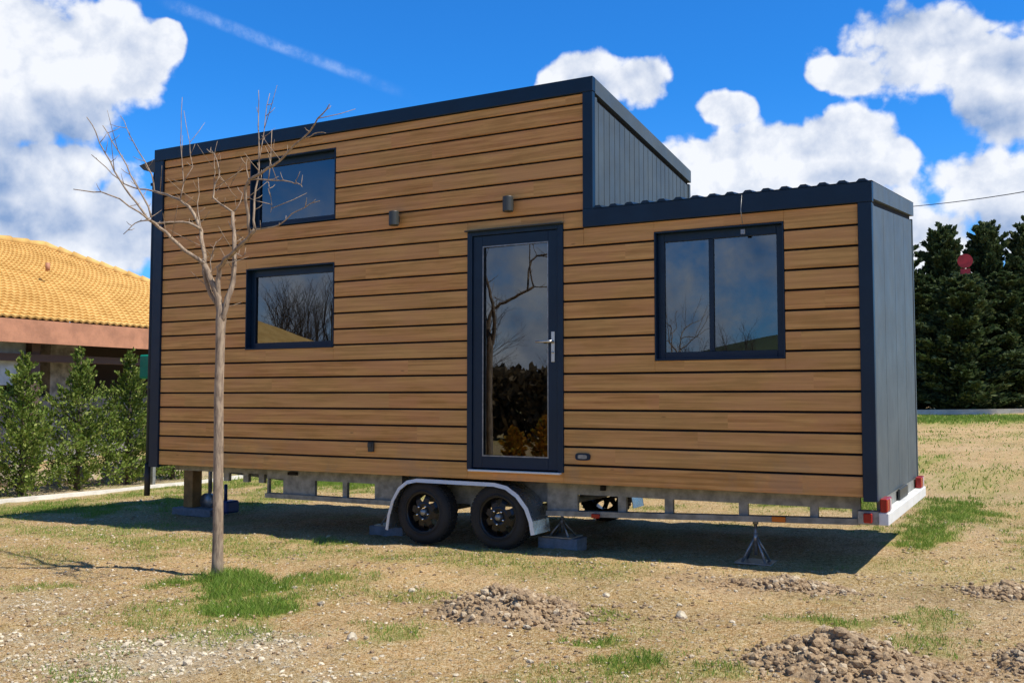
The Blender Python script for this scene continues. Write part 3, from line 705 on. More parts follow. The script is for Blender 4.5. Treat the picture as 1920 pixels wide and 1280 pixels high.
# ---------------------------------------------------------------- bare sapling
TRUNK= [(-0.004, 0.0, -0.01, 0.052), (-0.001, 0.0, 0.116, 0.046), (-0.002, 0.0, 0.391, 0.041), (-0.009, 0.0, 0.707, 0.04), (-0.011, 0.0, 1.025, 0.039), (-0.018, 0.0, 1.345, 0.038), (-0.013, 0.0, 1.626, 0.036), (-0.012, 0.0, 1.828, 0.038), (-0.009, 0.0, 1.929, 0.042), (-0.005, 0.0, 2.009, 0.036)]
BRANCH= [[(-0.027, 0.0, 2.01, 0.026), (-0.052, -0.017, 2.152, 0.0237), (-0.11, -0.033, 2.267, 0.0213), (-0.139, -0.05, 2.349, 0.019)], [(-0.139, -0.05, 2.349, 0.015), (-0.212, -0.11, 2.416, 0.014), (-0.29, -0.17, 2.495, 0.013), (-0.357, -0.23, 2.585, 0.012), (-0.417, -0.29, 2.65, 0.011), (-0.417, -0.35, 2.668, 0.01)], [(-0.417, -0.35, 2.668, 0.007), (-0.452, -0.4, 2.716, 0.0062), (-0.609, -0.45, 2.823, 0.0054), (-0.755, -0.5, 2.881, 0.0046), (-0.871, -0.55, 2.891, 0.0038), (-0.939, -0.6, 2.901, 0.003)], [(-0.417, -0.35, 2.668, 0.008), (-0.524, -0.375, 2.807, 0.0072), (-0.614, -0.4, 2.913, 0.0063), (-0.706, -0.425, 3.049, 0.0055), (-0.78, -0.45, 3.188, 0.0047), (-0.863, -0.475, 3.357, 0.0038), (-0.938, -0.5, 3.477, 0.003)], [(-0.406, -0.33, 2.687, 0.007), (-0.533, -0.304, 2.862, 0.0062), (-0.705, -0.278, 3.05, 0.0054), (-0.83, -0.252, 3.204, 0.0046), (-0.989, -0.226, 3.361, 0.0038), (-1.132, -0.2, 3.511, 0.003)], [(-0.394, -0.34, 2.66, 0.005), (-0.477, -0.377, 2.653, 0.0042), (-0.514, -0.413, 2.618, 0.0033), (-0.56, -0.45, 2.552, 0.0025)], [(-0.16, -0.03, 2.353, 0.016), (-0.221, 0.01, 2.494, 0.015), (-0.283, 0.05, 2.629, 0.014), (-0.373, 0.09, 2.727, 0.013), (-0.506, 0.13, 2.853, 0.012), (-0.652, 0.17, 2.93, 0.011), (-0.857, 0.21, 3.002, 0.01), (-1.041, 0.25, 3.054, 0.009)], [(-1.041, 0.25, 3.054, 0.007), (-1.244, 0.27, 3.097, 0.0062), (-1.413, 0.29, 3.151, 0.0054), (-1.533, 0.31, 3.214, 0.0046), (-1.738, 0.33, 3.349, 0.0038), (-1.963, 0.35, 3.495, 0.003)], [(-1.041, 0.25, 3.054, 0.006), (-1.134, 0.3, 3.215, 0.0053), (-1.279, 0.35, 3.356, 0.0046), (-1.49, 0.4, 3.566, 0.0039), (-1.635, 0.45, 3.716, 0.0032), (-1.783, 0.5, 3.86, 0.0025)], [(-0.211, -0.03, 2.628, 0.011), (-0.286, -0.073, 2.673, 0.01), (-0.383, -0.115, 2.679, 0.009), (-0.451, -0.158, 2.674, 0.008), (-0.549, -0.2, 2.68, 0.007)], [(-0.598, 0.12, 2.916, 0.006), (-0.581, 0.14, 3.056, 0.005), (-0.633, 0.16, 3.283, 0.004), (-0.666, 0.18, 3.511, 0.003), (-0.683, 0.2, 3.784, 0.002)], [(-0.571, 0.13, 3.053, 0.004), (-0.516, 0.17, 3.185, 0.0033), (-0.599, 0.21, 3.4, 0.0027), (-0.716, 0.25, 3.691, 0.002)], [(-0.231, 0.0, 2.617, 0.005), (-0.304, 0.033, 2.775, 0.004), (-0.331, 0.067, 2.93, 0.003), (-0.381, 0.1, 3.069, 0.002)], [(-0.034, 0.0, 2.071, 0.019), (-0.027, -0.021, 2.231, 0.0181), (0.003, -0.043, 2.316, 0.0173), (0.083, -0.064, 2.372, 0.0164), (0.2, -0.086, 2.417, 0.0156), (0.304, -0.107, 2.47, 0.0147), (0.386, -0.129, 2.508, 0.0139), (0.462, -0.15, 2.553, 0.013)], [(0.398, -0.13, 2.514, 0.011), (0.396, -0.152, 2.659, 0.0107), (0.39, -0.175, 2.754, 0.0105), (0.404, -0.198, 2.846, 0.0103), (0.46, -0.22, 2.898, 0.01)], [(0.46, -0.22, 2.898, 0.01), (0.621, -0.267, 2.917, 0.009), (0.777, -0.314, 2.946, 0.008), (0.947, -0.361, 3.005, 0.007), (1.114, -0.409, 3.068, 0.006), (1.257, -0.456, 3.135, 0.005), (1.363, -0.503, 3.179, 0.004), (1.458, -0.55, 3.216, 0.003)], [(1.106, -0.4, 3.071, 0.004), (1.185, -0.407, 3.077, 0.0033), (1.254, -0.413, 3.092, 0.0027), (1.323, -0.42, 3.078, 0.002)], [(0.462, -0.15, 2.553, 0.009), (0.434, -0.133, 2.698, 0.0078), (0.43, -0.117, 2.858, 0.0067), (0.443, -0.1, 3.018, 0.0055), (0.423, -0.083, 3.222, 0.0043), (0.399, -0.067, 3.429, 0.0032), (0.38, -0.05, 3.612, 0.002)], [(0.442, -0.1, 3.058, 0.004), (0.444, -0.067, 3.223, 0.0033), (0.436, -0.033, 3.412, 0.0027), (0.444, 0.0, 3.592, 0.002)], [(0.46, -0.22, 2.898, 0.006), (0.602, -0.246, 2.881, 0.0053), (0.774, -0.272, 2.85, 0.0046), (0.928, -0.298, 2.817, 0.0039), (1.003, -0.324, 2.796, 0.0032), (1.068, -0.35, 2.759, 0.0025)], [(0.655, -0.25, 2.871, 0.003), (0.697, -0.267, 2.802, 0.0025), (0.738, -0.283, 2.682, 0.002), (0.745, -0.3, 2.622, 0.0015)], [(0.462, -0.15, 2.553, 0.006), (0.597, -0.18, 2.544, 0.0052), (0.738, -0.21, 2.547, 0.0044), (0.885, -0.24, 2.612, 0.0036), (1.029, -0.27, 2.638, 0.0028), (1.18, -0.3, 2.662, 0.002)], [(0.46, -0.22, 2.898, 0.004), (0.429, -0.21, 2.977, 0.003), (0.423, -0.2, 3.058, 0.002)], [(0.675, -0.25, 2.868, 0.004), (0.669, -0.225, 3.042, 0.003), (0.653, -0.2, 3.242, 0.002)], [(0.038, 0.0, 2.019, 0.022), (0.066, 0.024, 2.15, 0.02), (0.066, 0.048, 2.294, 0.018), (0.045, 0.072, 2.441, 0.016), (0.018, 0.096, 2.599, 0.014), (-0.025, 0.12, 2.764, 0.012)], [(-0.025, 0.12, 2.764, 0.009), (-0.138, 0.136, 2.827, 0.0082), (-0.223, 0.152, 2.872, 0.0075), (-0.286, 0.169, 2.911, 0.0067), (-0.293, 0.185, 2.991, 0.006), (-0.254, 0.201, 3.088, 0.0052), (-0.296, 0.217, 3.212, 0.0045), (-0.349, 0.234, 3.287, 0.0037), (-0.449, 0.25, 3.338, 0.003)], [(-0.025, 0.12, 2.764, 0.005), (0.019, 0.147, 2.835, 0.004), (0.02, 0.173, 2.915, 0.003), (-0.058, 0.2, 2.978, 0.002)], [(-0.253, 0.2, 3.088, 0.003), (-0.197, 0.25, 2.994, 0.0023), (-0.154, 0.3, 2.921, 0.0015)], [(-0.12, 0.0, 2.198, 0.006), (-0.136, 0.013, 2.323, 0.0051), (-0.145, 0.025, 2.42, 0.0043), (-0.137, 0.038, 2.491, 0.0034), (-0.123, 0.05, 2.537, 0.0025)], [(-0.139, -0.05, 2.349, 0.014), (-0.149, -0.027, 2.238, 0.0153), (-0.12, -0.003, 2.124, 0.0167), (-0.059, 0.02, 2.026, 0.018)], [(-0.133, -0.05, 2.316, 0.005), (-0.3, 0.0, 2.415, 0.004), (-0.429, 0.05, 2.473, 0.003), (-0.566, 0.1, 2.506, 0.002)], [(0.067, 0.05, 2.437, 0.004), (0.173, 0.025, 2.394, 0.003), (0.234, 0.0, 2.418, 0.002)], [(-0.308, 0.2, 2.996, 0.003), (-0.334, 0.233, 3.134, 0.0025), (-0.382, 0.267, 3.277, 0.002), (-0.384, 0.3, 3.406, 0.0015)], [(0.015, 0.1, 2.6, 0.003), (-0.03, 0.1, 2.637, 0.0023), (-0.042, 0.1, 2.679, 0.0015)]]

def bare_tree(label, loc, sc=1, rz=0, group='bare saplings in the yard', parts=True):
    t = thing('bare_sapling', label, 'tree', loc, group, rz); t.scale = (sc, sc, sc)
    r = random.Random(5)
    g = MB(); g.tube([p[:3] for p in TRUNK]+[(-.005, 0, 2.05)], [p[3]*.93*(1+.10*noise.noise(Vector((0, 0, p[2]*5)))) for p in TRUNK]+[.012], 14); g.build('trunk', M['bark'], t)
    g = MB()
    for L in BRANCH:
        if L[0][2] < 2.08: L = [(-.009, 0, 1.87, L[0][3]*.9)] + list(L)
        pts = [Vector(p[:3]) for p in L]; rad = [p[3]*1.05 for p in L]
        # a little crookedness between the joints
        P_, Q_ = [pts[0]], [rad[0]]
        for i in range(1, len(pts)):
            m_ = (pts[i-1]+pts[i])/2 + Vector((r.uniform(-1, 1), r.uniform(-1, 1), r.uniform(-1, 1)))*.008
            P_ += [m_, pts[i]]; Q_ += [(rad[i-1]+rad[i])/2, rad[i]]
        g.tube(P_, Q_, 7)
        for i in range(1, len(P_)-1):                  # spurs and buds
            if r.random() < .6:
                d = Vector((r.uniform(-1, 1), r.uniform(-1, 1), r.uniform(.1, 1))).normalized()
                l_ = r.uniform(.02, .11) if r.random() < .75 else r.uniform(.14, .34); g.tube([P_[i], P_[i]+d*l_*.6, P_[i]+d*l_+Vector((0, 0, .01))], [.003, .0025, .0015], 4)
    g.build('branches', M['bark'], t)
    return t
sap = bare_tree('leafless sapling with a pale trunk standing in front of the tiny house', (2.418, -1.914, zg(2.418, -1.914)))
copy_tree(sap, (-1.4, -19.3, -.62), 1.9, 1.15, 'leafless sapling seen only as a reflection in the wide window')

# ---------------------------------------------------------------- conifers
def blades(r, n, place, size, spread=.35):
    """leaf sprays: small bent triangles"""
    vs, fs = [], []
    for i in range(n):
        p, d = place(r)
        s = size*r.uniform(.6, 1.3); d = (d + Vector((r.gauss(0, spread), r.gauss(0, spread), r.gauss(0, spread)))).normalized()
        a = d.cross(Vector((r.gauss(0, 1), r.gauss(0, 1), r.gauss(0, 1)))).normalized()*s*.30
        o = len(vs); vs += [p-a*.6, p+a*.6, p+d*s*.55+a, p+d*s, p+d*s*.55-a]; fs += [(o, o+1, o+2, o+3, o+4)]
    return vs, fs
def conifer(name, label, cat, loc, H_, W_, seed, matn, nb, nl, size, group, lean=.35, gap=.0, sparse=1., pe=.62):
    r = random.Random(seed); t = thing(name, label, cat, loc, group)
    g = MB(); g.tube([(0, 0, -.1), (.02, 0, H_*.5), (0, .02, H_*.97)], [.022*H_, .013*H_, .004], 8); g.build('trunk', M['barkd'], t)
    VS, FS = [], []; tw = MB()
    for k in range(nb):
        h = (k+.5)/nb; h = h**.92; z = H_*(.03+.95*h) + r.uniform(-.03, .03)*H_
        prof = (1-h)**pe*(.72+.28*min(1, h/.15)); L = W_*prof*r.uniform(.45, 1.35) + .04*H_*(1-h*.5)
        az_ = k*2.399+r.uniform(-.5, .5); up = lean + r.uniform(-.1, .35) + .7*h
        dr_ = Vector((math.cos(az_), math.sin(az_), up)).normalized()
        base = Vector((0, 0, z - L*up*.35)); tip = base+dr_*L
        if L > .15 and nb < 250: tw.tube([base, base+dr_*L*.6, tip], [.006*H_*.4, .004*H_*.4, .001*H_], 4)
        side = dr_.cross(Vector((0, 0, 1))).normalized()
        def place(r_):
            s_ = r_.random()**.6; c_ = base+dr_*L*s_
            wd = L*.22*(1.12-s_)+.02
            return c_+side*r_.gauss(0, wd*.6)+Vector((0, 0, r_.gauss(0, wd*.45))), (dr_*.8+side*r_.gauss(0, .6)+Vector((0, 0, .35)))
        v_, f_ = blades(r, max(8, int(nl*(L/W_+.12)*sparse)), place, size)
        o = len(VS); VS += v_; FS += [tuple(i+o for i in f) for f in f_]
    raw('crown', VS, FS, M[matn], t)
    if tw.v: tw.build('twigs', M['barkd'], t)
    return t
SG = 'young conifers along the left kerb'
for i, (x, y, H_, W_, lb) in enumerate([(-5.5, 2.0, 2.12, .66, 'young bushy conifer at the left edge of the picture'), (-5.55, 3.0, 2.24, .74, 'young conifer behind the kerb, second from the left'),
        (-5.65, 4.05, 2.25, .7, 'young conifer behind the kerb, third from the left'), (-5.75, 5.1, 2.05, .60, 'young conifer half hidden by the left corner of the tiny house')]):
    conifer('young_conifer', lb, 'conifer', (x, y, zg(x, y)), H_, W_*1.35, 40+i, 'shrub', 115, 120, .050, SG, sparse=.85, pe=.85)
conifer('young_conifer', 'young conifer just outside the left of the picture', 'conifer', (-5.5, .6, zg(-5.5, .6)), 2.0, .6, 49, 'shrub', 90, 90, .065, SG)
HG = 'tall dark conifers of the hedge on the right'
hs = [(4.62, 32.2, 6.75, 'tall dark conifer with a narrow tip just right of the tiny house'), (6.05, 32.9, 6.9, 'tall dark conifer with the red sign left of its tip'), (7.45, 33.5, 6.95, 'tall dark conifer at the right edge of the picture'),
      (3.1, 31.6, 6.6, 'tall dark conifer partly hidden behind the end of the tiny house'), (8.9, 34.2, 7., 'tall dark conifer just outside the right of the picture')]
for i, (x, y, H_, lb) in enumerate(hs):
    conifer('hedge_conifer', lb, 'conifer', (x, y, zg(x, y)), H_, 1.45, 60+i, 'hedge', 230, 190, .15, HG, lean=.25, pe=.38)
proto = [o for o in col.objects if o.name.startswith('hedge_conifer')][:3]
for i, (x, y) in enumerate([(5.35, 29.6), (6.8, 31.3), (3.8, 31.3), (8.3, 33.0), (1.7, 31.2), (.2, 30.7)]):
    s_ = (.70, .70)[i] if i < 2 else .72
    copy_tree(proto[i % 3], (x, y, zg(x, y)), 1.3*i, (1.2, 1.2, s_), ['low dense conifer filling the hedge below the red sign', 'low dense conifer filling the hedge at the right edge', 'low conifer in the second row of the hedge, hidden by the tiny house', 'low conifer in the second row of the hedge, outside the right edge', 'hedge conifer behind the tiny house', 'hedge conifer far left behind the tiny house'][i])
# red sign standing in the hedge
t = thing('road_sign', 'faded red round sign rising between the hedge tips', 'sign', (5.50, 30.42, zg(5.5, 30.4)))
g = MB(); g.tube([(0, 0, -.1), (0, 0, 5.4)], .03, 8); g.build('pole', M['galvd'], t)
g = MB(); g.lathe((0, -.05, 5.30), [(-.01, 0), (-.01, .25), (.01, .25), (.01, 0)], 24, 'y', False); g.build('sign_panel', M['signred'], t)
g = MB(); g.box(-.16, .16, -.06, -.045, 4.84, 5.02); g.build('sign_plate', M['signred'], t)
# overhead cable
g = MB(); pts_ = []
for k in range(25):
    s_ = k/24; pts_.append((1.5+(15.-1.5)*s_, 31.-(23.)*s_, 7.75-3.1*s_*.9-1.1*math.sin(math.pi*s_)*.5))
g.tube(pts_, .012, 5); tag(g.build('overhead_cable', M['wire']), 'thin overhead cable crossing the sky at the right', 'cable')
# kerbs
def kerb(a, b, wd, h, label):
    n = 14; vs_, fs_ = [], []; a, b = Vector(a), Vector(b); d = (b-a).normalized(); s = Vector((-d.y, d.x))*wd/2
    for i in range(n+1):
        p_ = a+(b-a)*i/n; z_ = zg(p_.x, p_.y)
        for q, hh in ((-1, -.1), (-1, h), (1, h), (1, -.1)): vs_.append((p_.x+s.x*q, p_.y+s.y*q, z_+hh))
    for i in range(n): 
        for j in range(4): fs_.append((4*i+j, 4*i+(j+1) % 4, 4*i+4+(j+1) % 4, 4*i+4+j))
    fs_ += [(0, 1, 2, 3), (4*n+3, 4*n+2, 4*n+1, 4*n)]
    g = MB(); g.add(vs_, fs_); return tag(g.build('kerb', M['kerb']), label, 'kerb')
kerb((-4.75, -2.), (-4.35, 8.), .07, .05, 'pale kerb in front of the young conifers on the left')
kerb((-14., 27.), (22., 30.2), .25, .16, 'pale kerb running along the foot of the tall hedge')
kerb((-6, 13.5), (1.5, 15.), .3, .15, 'pale kerb seen through the gap under the trailer')

# ---------------------------------------------------------------- tiled building on the left
bl = thing('tiled_building', 'low building with an orange tiled hip roof and brown fascia behind the young conifers', 'building', (-15, 0, -.75))
def bp(mb, name, m):
    o = mb.build(name, M[m], bl); o.location = (15, 0, .75); return o
RX, EX, EZ = -15., -10.2, 2.30; ye = 9.1+ (EX-RX); RZ = 4.60; y0r = -8.
vs_, fs_ = [], []
def slope(P0, P1, P2, P3, nu, nv):                       # corner order: eave start, eave end, ridge end, ridge start
    n_ = (P1-P0).cross(P3-P0).normalized(); n_ = n_ if n_.z > 0 else -n_
    o = len(vs_)
    for j in range(nv+1):
        for k in (0, 1):
            t_ = min(1., (j)/nv); a, b = P0.lerp(P3, t_), P1.lerp(P2, t_)
            for i in range(nu+1):
                s_ = i/nu; vs_.append(a.lerp(b, s_) + n_*((.045 if k else 0.) + .020*math.cos((i % 2)*math.pi)))
    w_ = nu+1
    for j in range(nv*2+1):
        for i in range(nu): fs_.append((o+j*w_+i, o+j*w_+i+1, o+(j+1)*w_+i+1, o+(j+1)*w_+i))
V = Vector
slope(V((EX, y0r, EZ)), V((EX, ye, EZ)), V((RX, ye-(EX-RX), RZ)), V((RX, y0r+4.8, RZ)), 250, 30)
slope(V((EX, ye, EZ)), V((2*RX-EX, ye, EZ)), V((RX, ye-(EX-RX), RZ)), V((RX, ye-(EX-RX), RZ)), 80, 20)
slope(V((2*RX-EX, ye, EZ)), V((2*RX-EX, y0r, EZ)), V((RX, y0r+4.8, RZ)), V((RX, ye-(EX-RX), RZ)), 60, 8)
o = raw('roof', vs_, fs_, M['tile'], bl); o.location = (15, 0, .75)
g = MB()
for k in range(26):                                      # ridge and hip caps
    a, b = V((RX, y0r+4.8, RZ)), V((RX, ye-(EX-RX), RZ))
    p, q = a.lerp(b, k/26), a.lerp(b, (k+1)/26); g.tube([p+V((0, 0, .03)), q+V((0, 0, .05))], [.10, .12], 8)
for k in range(20):
    a, b = V((RX, ye-(EX-RX), RZ)), V((EX, ye, EZ)); p, q = a.lerp(b, k/20), a.lerp(b, (k+1)/20); g.tube([p+V((0, 0, .05)), q+V((0, 0, .03))], [.12, .10], 8)
g.build('ridge_tiles', M['tile'], bl).location = (15, 0, .75)
g = MB(); g.tube([V((-12.2, 7.2, 3.60)), V((-12.2, 7.2, 3.78))], .05, 8); bp(g, 'roof_vent', 'fascia')
g = MB(); g.box(EX-.02, EX+.03, y0r, ye, EZ-.50, EZ-.03); g.box(2*RX-EX, EX-.021, ye-.05, ye, EZ-.50, EZ-.03); bp(g, 'fascia', 'fascia')
g = MB(); g.box(2*RX-EX+.3, EX-.05, y0r+.2, ye-.2, EZ-.3, EZ-.1); bp(g, 'ceiling', 'timber')
g = MB(); g.box(-18.5, -11.6, y0r+1, ye-1, -1.2, .72); g.box(-18.5, -11.6, y0r+1, 3.4, .72, EZ-.31); g.box(-18.5, -11.6, 6.9, 7.6, .72, EZ-.31); bp(g, 'stone_wall', 'wallst')
g = MB(); g.box(-14, -13.8, y0r+1, ye-1, .72, EZ-.31); bp(g, 'inner_wall', 'timber')
g = MB(); g.box(-10.99, -10.9, 4.3, 6.0, .95, 1.9); bp(g, 'wall_panel', 'render')
g = MB()
for y in (y0r+2, -2, 2, 5.8, 9.6, 12.6): g.box(-10.9, -10.7, y, y+.2, -1.2, EZ-.31)
g.box(-10.95, -10.65, y0r+1, ye-1, 1.45, 1.6) ; bp(g, 'timber_post', 'timber')
# pale rubble bank between building and conifers
r = random.Random(8)
def rock(r_, p, s, flat=.7, sub=1):
    bm = bmesh.new(); bmesh.ops.create_icosphere(bm, subdivisions=sub, radius=s)
    q0 = Vector((r_.uniform(0, 99), r_.uniform(0, 99), r_.uniform(0, 99)))
    ax = Vector((r_.uniform(.7, 1.3), r_.uniform(.7, 1.3), flat*r_.uniform(.7, 1.2))); ro = Matrix.Rotation(r_.uniform(0, 6.3), 3, 'Z') @ Matrix.Rotation(r_.uniform(-.4, .4), 3, 'X')
    vs = []
    for v in bm.verts:
        d = v.co.normalized(); c_ = v.co*(1+.45*noise.noise(d*1.6+q0)); c_ = Vector((c_.x*ax.x, c_.y*ax.y, c_.z*ax.z)); vs.append(ro @ c_+Vector(p))
    fs = [[v.index for v in f.verts] for f in bm.faces]; bm.free(); return vs, fs
for i in range(15):
    x, y = -6.9+r.uniform(-.45, .45), .4+i*.45+r.uniform(-.2, .2); s_ = r.uniform(.22, .42)
    v_, f_ = rock(r, (0, 0, 0), s_, .8, 2); o = raw('garden_rock', v_, f_, M['rock']); o.location = (x, y, zg(x, y)+s_*.35)
    tag(o, 'pale weathered rock half hidden behind the young conifers on the left', 'rock', 'pale rocks behind the young conifers')
t = thing('meter_box', 'green utility box on a post beside the left corner of the tiny house', 'utility box', (-5.05, 4.05, zg(-5.05, 4.05)))
g = MB(); g.box(-.03, .03, -.03, .03, -.1, 1.75); g.build('post', M['galvd'], t)
g = MB(); g.box(-.15, .15, -.2, -.031, 1.73, 2.12, .02); bx_ = g.build('cabinet', M['green'], t)
g = MB(); g.box(-.12, .12, -.207, -.201, 1.76, 1.91); g.box(-.12, .12, -.207, -.201, 1.94, 2.09); g.build('door_panel', M['green'], bx_)

# ---------------------------------------------------------------- things behind the camera, seen in the panes
# mirrored building and bare wood
t = thing('reflected_building', 'low house with an orange tiled roof, seen only reflected in the lower left window', 'building', (-28.2, -27, -.7), rz=.1)
g = MB(); g.box(-6, 6, -4, 4, -.3, 3.1); g.build('wall', M['render'], t)
g = MB(); g.add([(-7, -5, 3.0), (7, -5, 3.0), (7, 5, 3.0), (-7, 5, 3.0), (-2.5, 0, 5.4), (2.5, 0, 5.4)], [(0, 1, 5, 4), (2, 3, 4, 5), (1, 2, 5), (3, 0, 4), (0, 3, 2, 1)]); g.build('roof', M['tile'], t)
def wild_tree(seed, H_, sp, name='bare_tree'):
    r = random.Random(seed); g = MB()
    def br(p, d, L, rad, dep):
        q = p+d*L*.5+Vector((r.gauss(0, .04), r.gauss(0, .04), 0))*L; e = q+(d+Vector((0, 0, .12))).normalized()*L*.5
        g.tube([p, q, e], [rad, rad*.8, rad*.6], 5 if dep > 2 else 3, cap=False)
        if dep == 0: return
        for k in range(r.choice((2, 3, 3))):
            dd = (d+Vector((r.gauss(0, sp), r.gauss(0, sp), r.gauss(.1, sp*.5)))).normalized(); br(e if k else q, dd, L*r.uniform(.62, .85), rad*.58, dep-1)
    br(Vector((0, 0, -.1)), Vector((0, 0, 1)), H_*.30, H_*.016, 6)
    return g
t0 = thing('bare_tree', 'leafless tree of the wood behind the photographer, seen only in reflections', 'tree', (0, -60, 0), 'leafless trees reflected in the panes')
wild_tree(3, 9, .42).build('trunk', M['barkd'], t0); t0.location = (-30, -36, zg(-30, -36))
for i in range(34):
    x, y = -48+i*1.4+r.uniform(-1, 1), -44+i*.25+r.uniform(-3, 3); s_ = r.uniform(.7, 1.15) if i < 18 else r.uniform(.4, .6)
    copy_tree(t0, (x, y, -.8), r.uniform(0, 6), s_)
hv, hf = [], []
for i in range(81):
    a = -3.1+ i/80*3.05
    for rr_, k in ((90, 0), (150, 1.), (260, 1.5), (420, 1.7)):
        hgt = (4+9*sstep(a, -2.1, -1.7)+2.5*noise.noise(Vector((a*3, k, 0))))*k
        hv.append((4+rr_*math.cos(a)*1., rr_*math.sin(a), -1.2+hgt))
for i in range(80):
    for j in range(3): hf.append((4*i+j, 4*i+4+j, 4*i+5+j, 4*i+1+j))
M['hill'] = mat('hill_grass', (.07, .09, .03), .95, var=.4, vscale=.03)
tag(raw('hill', hv, hf, M['hill'], smooth=True), 'low green hill behind the photographer', kind='structure')
for i in range(3):
    x, y = [(-2.6, -12.2), (-1.7, -12.7), (-3.5, -12.4)][i]; H_ = [.95, 1.05, .7][i]
    conifer('autumn_shrub', ['small orange shrub reflected low in the door glass, left one', 'small orange shrub reflected low in the door glass, right one', 'small orange shrub reflected at the left edge of the door glass'][i], 'shrub', (x, y, zg(x, y)), H_, .42, 80+i, 'autumn', 40, 60, .08, 'orange shrubs reflected in the door')
t = thing('dark_hedge', 'brown winter hedge behind the photographer, reflected in the door', 'hedge', (0, -22, -.7))
r = random.Random(21); VS, FS = blades(r, 16000, lambda r_: (Vector((r_.uniform(-16, 9), r_.uniform(-.8, .8), r_.uniform(0, 2.1+.5*noise.noise(Vector((r_.random(), 0, 0)))))), Vector((0, 0, 1))), .3, .8)
raw('foliage', VS, FS, M['brown'], t)

# ---------------------------------------------------------------- soil piles, stones, grass
names_ = ['clod pile of dug soil between the wheels and the camera', 'large clod pile of dug soil at the bottom right', 'low scatter of dark clods in front of the right end of the tiny house', 'small flat clod patch right of the tiny house', 'clod pile cut by the bottom right corner of the picture']
for (px, py, a, b, h, sd), nm_ in zip(PILES, names_):
    r = random.Random(sd); VS, FS = [], []; z0 = zg(px, py); n = 34
    for j in range(n+1):
        for i in range(n+1):
            x, y = (i/n*2-1)*1.25, (j/n*2-1)*1.25; d = math.hypot(x, y)
            q = Vector((px+x*a, py+y*b, 0)); nn_ = noise.noise(q*6)*.5+noise.noise(q*15)*.4+noise.noise(q*38)*.3
            hh = h*.8*max(0, 1-d**1.3)*(.8+nn_*.9) + .012*nn_*(d < 1.1) - .03*sstep(d, .85, 1.15)
            VS.append((x*a, y*b, zg(q.x, q.y)-z0+hh))
    FS = [(j*(n+1)+i, j*(n+1)+i+1, (j+1)*(n+1)+i+1, (j+1)*(n+1)+i) for j in range(n) for i in range(n)]
    for k in range(int(3300*a*b/.16)):
        aa = r.uniform(0, 6.283); d = min(1.7, abs(r.gauss(0, .62))); x, y = d*math.cos(aa)*a, d*math.sin(aa)*b
        q = Vector((px+x, py+y, 0)); s_ = r.choice((.004, .005, .006, .007, .008, .009, .011, .014, .019, .026))*r.uniform(.8, 1.25)*(1.1-.35*d)
        nn_ = noise.noise(q*6)*.5+noise.noise(q*15)*.4+noise.noise(q*38)*.3
        zz = zg(q.x, q.y)-z0+h*.8*max(0, 1-d**1.3)*(.8+nn_*.9)+s_*.3
        v_, f_ = rock(r, (x, y, zz), s_, .75, 1); o = len(VS); VS += v_; FS += [tuple(i+o for i in f) for f in f_]
    o = raw('soil_pile', VS, FS, M['soil']); o.location = (px, py, z0); tag(o, nm_, 'soil pile', 'piles of dug soil')
r = random.Random(77); VS, FS = [], []
def unit_rocks(k):
    return [rock(random.Random(900+i), (0, 0, 0), 1., .6, 1) for i in range(k)]
UR = unit_rocks(12)
cnt = 0
while cnt < 8000:
    # denser close to the camera
    x = r.uniform(-3.5, 10.5); y = -4.6+ 9.5*r.random()**1.9
    g_, s_, d_ = masks(x, y)
    if r.random() > .10+.9*s_: continue
    if -.45 < x < 6.8 and y > .1: continue
    s_ = r.choice((.005, .006, .007, .008, .010, .012))*r.uniform(.7, 1.35); 
    if r.random() < .006: s_ *= 2.2
    v_, f_ = UR[r.randrange(12)]; z_ = zg(x, y)+s_*.2; o = len(VS)
    VS += [(x+p[0]*s_, y+p[1]*s_, z_+p[2]*s_) for p in v_]; FS += [tuple(i+o for i in f) for f in f_]; cnt += 1
tag(raw('gravel', VS, FS, M['stone']), 'loose pale pebbles scattered over the dry soil', kind='stuff')
VS, FS, cnt = [], [], 0
while cnt < 12000:
    x = r.uniform(-3.5, 10.5); y = -4.6+ 9.*r.random()**1.8
    nn_ = noise.noise(Vector((x*1.3, y*1.3, 44.)))
    if r.random() > .15+max(0, nn_)*2.4 or (-.45 < x < 6.8 and y > .1): continue
    s_ = r.choice((.004, .006, .008, .010, .014))*r.uniform(.7, 1.3); v_, f_ = UR[r.randrange(12)]; z_ = zg(x, y)+s_*.2; o = len(VS)
    VS += [(x+p[0]*s_, y+p[1]*s_, z_+p[2]*s_) for p in v_]; FS += [tuple(i+o for i in f) for f in f_]; cnt += 1
tag(raw('soil_crumbs', VS, FS, M['soil']), 'small brown crumbs of soil strewn over the ground', kind='stuff')
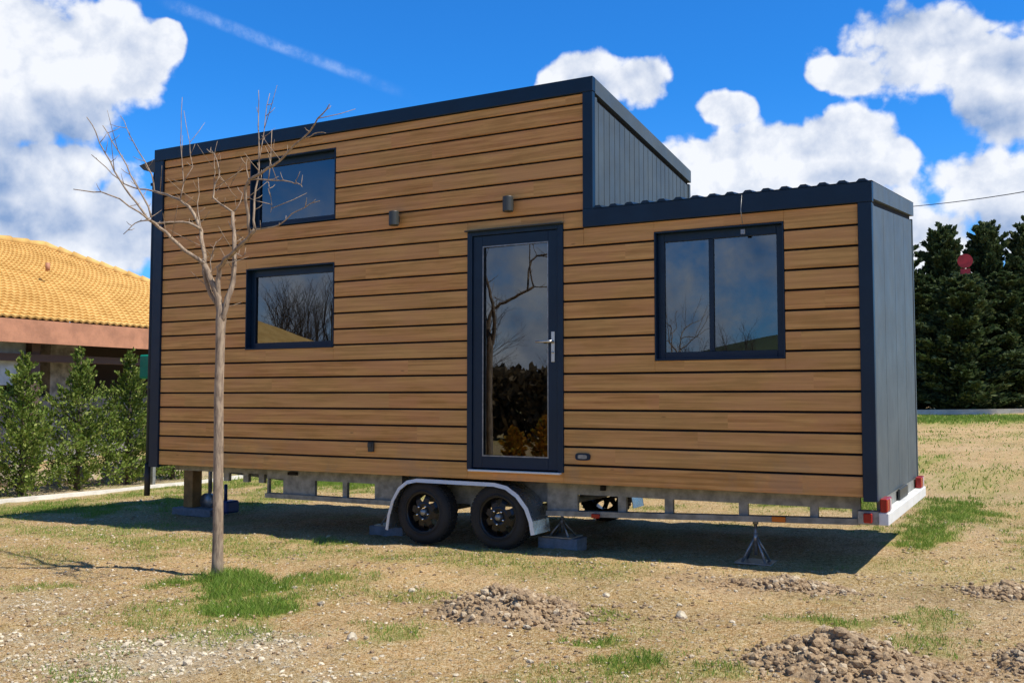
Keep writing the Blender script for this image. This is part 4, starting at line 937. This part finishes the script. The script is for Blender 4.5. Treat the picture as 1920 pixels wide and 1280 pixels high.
for i, (x, y, s_) in enumerate([(5.95, -1.75, .035), (4.55, -3.05, .03), (5.35, -1.45, .028)]):
    v_, f_ = rock(random.Random(300+i), (0, 0, 0), s_, .8, 2); o = raw('field_stone', v_, f_, M['stone']); o.location = (x, y, zg(x, y)+s_*.4)
    tag(o, ['pale stone alone on the soil right of the middle pile', 'pale stone on bare soil left of the middle pile', 'pale stone beside the right foot of the middle pile'][i], 'stone', 'single pale stones on the soil')
def grass(name, n, test, hfun, wid, m, label, area, bias=1.7):
    r = random.Random(len(name)+n); VS, FS = [], []; c_ = 0; tries = 0
    while c_ < n and tries < n*14:
        tries += 1
        x = r.uniform(area[0], area[1]); y = area[2]+(area[3]-area[2])*r.random()**bias
        g_, s_, d_ = masks(x, y)
        if r.random() > test(g_, s_, d_, x, y): continue
        if -.4 < x < 6.7 and .25 < y < 2.3: continue
        h = hfun(g_, x, y)*r.uniform(.4, 1.3); sc_ = 1+max(0, y)*.07; w_ = wid*sc_; a = r.uniform(0, 6.283)
        dx, dy = math.cos(a)*w_, math.sin(a)*w_; lx, ly = r.gauss(0, .45)*h, r.gauss(0, .45)*h; z = zg(x, y)-.003; o = len(VS)
        VS += [(x-dx, y-dy, z), (x+dx, y+dy, z), (x+dx*.7+lx*.45, y+dy*.7+ly*.45, z+h*.6), (x+lx, y+ly, z+h), (x-dx*.7+lx*.45, y-dy*.7+ly*.45, z+h*.6)]
        FS += [(o, o+1, o+2, o+3, o+4)]; c_ += 1
    tag(raw(name, VS, FS, M[m]), label, kind='stuff')
grass('grass', 95000, lambda g, s, d, x, y: g**1.3*(1-d*.8), lambda g, x, y: .018+.03*g+(.035*math.exp(-((x-2.6)/.35)**2-((y+2.0)/.3)**2)), .0022, 'grass', 'low green grass in patches on the dry soil', (-4.3, 10, -4.4, 6))
grass('far_grass', 52000, lambda g, s, d, x, y: g*.9+.1, lambda g, x, y: .025+.05*g, .005, 'grass', 'short green grass of the far verge', (-7, 11, 5, 27.5), .9)
grass('dry_grass', 80000, lambda g, s, d, x, y: .30+.5*g-s*.25-d*.3, lambda g, x, y: .017, .0017, 'dry', 'short straw coloured grass stubble over the soil', (-4.3, 10, -4.5, 5), 1.6)
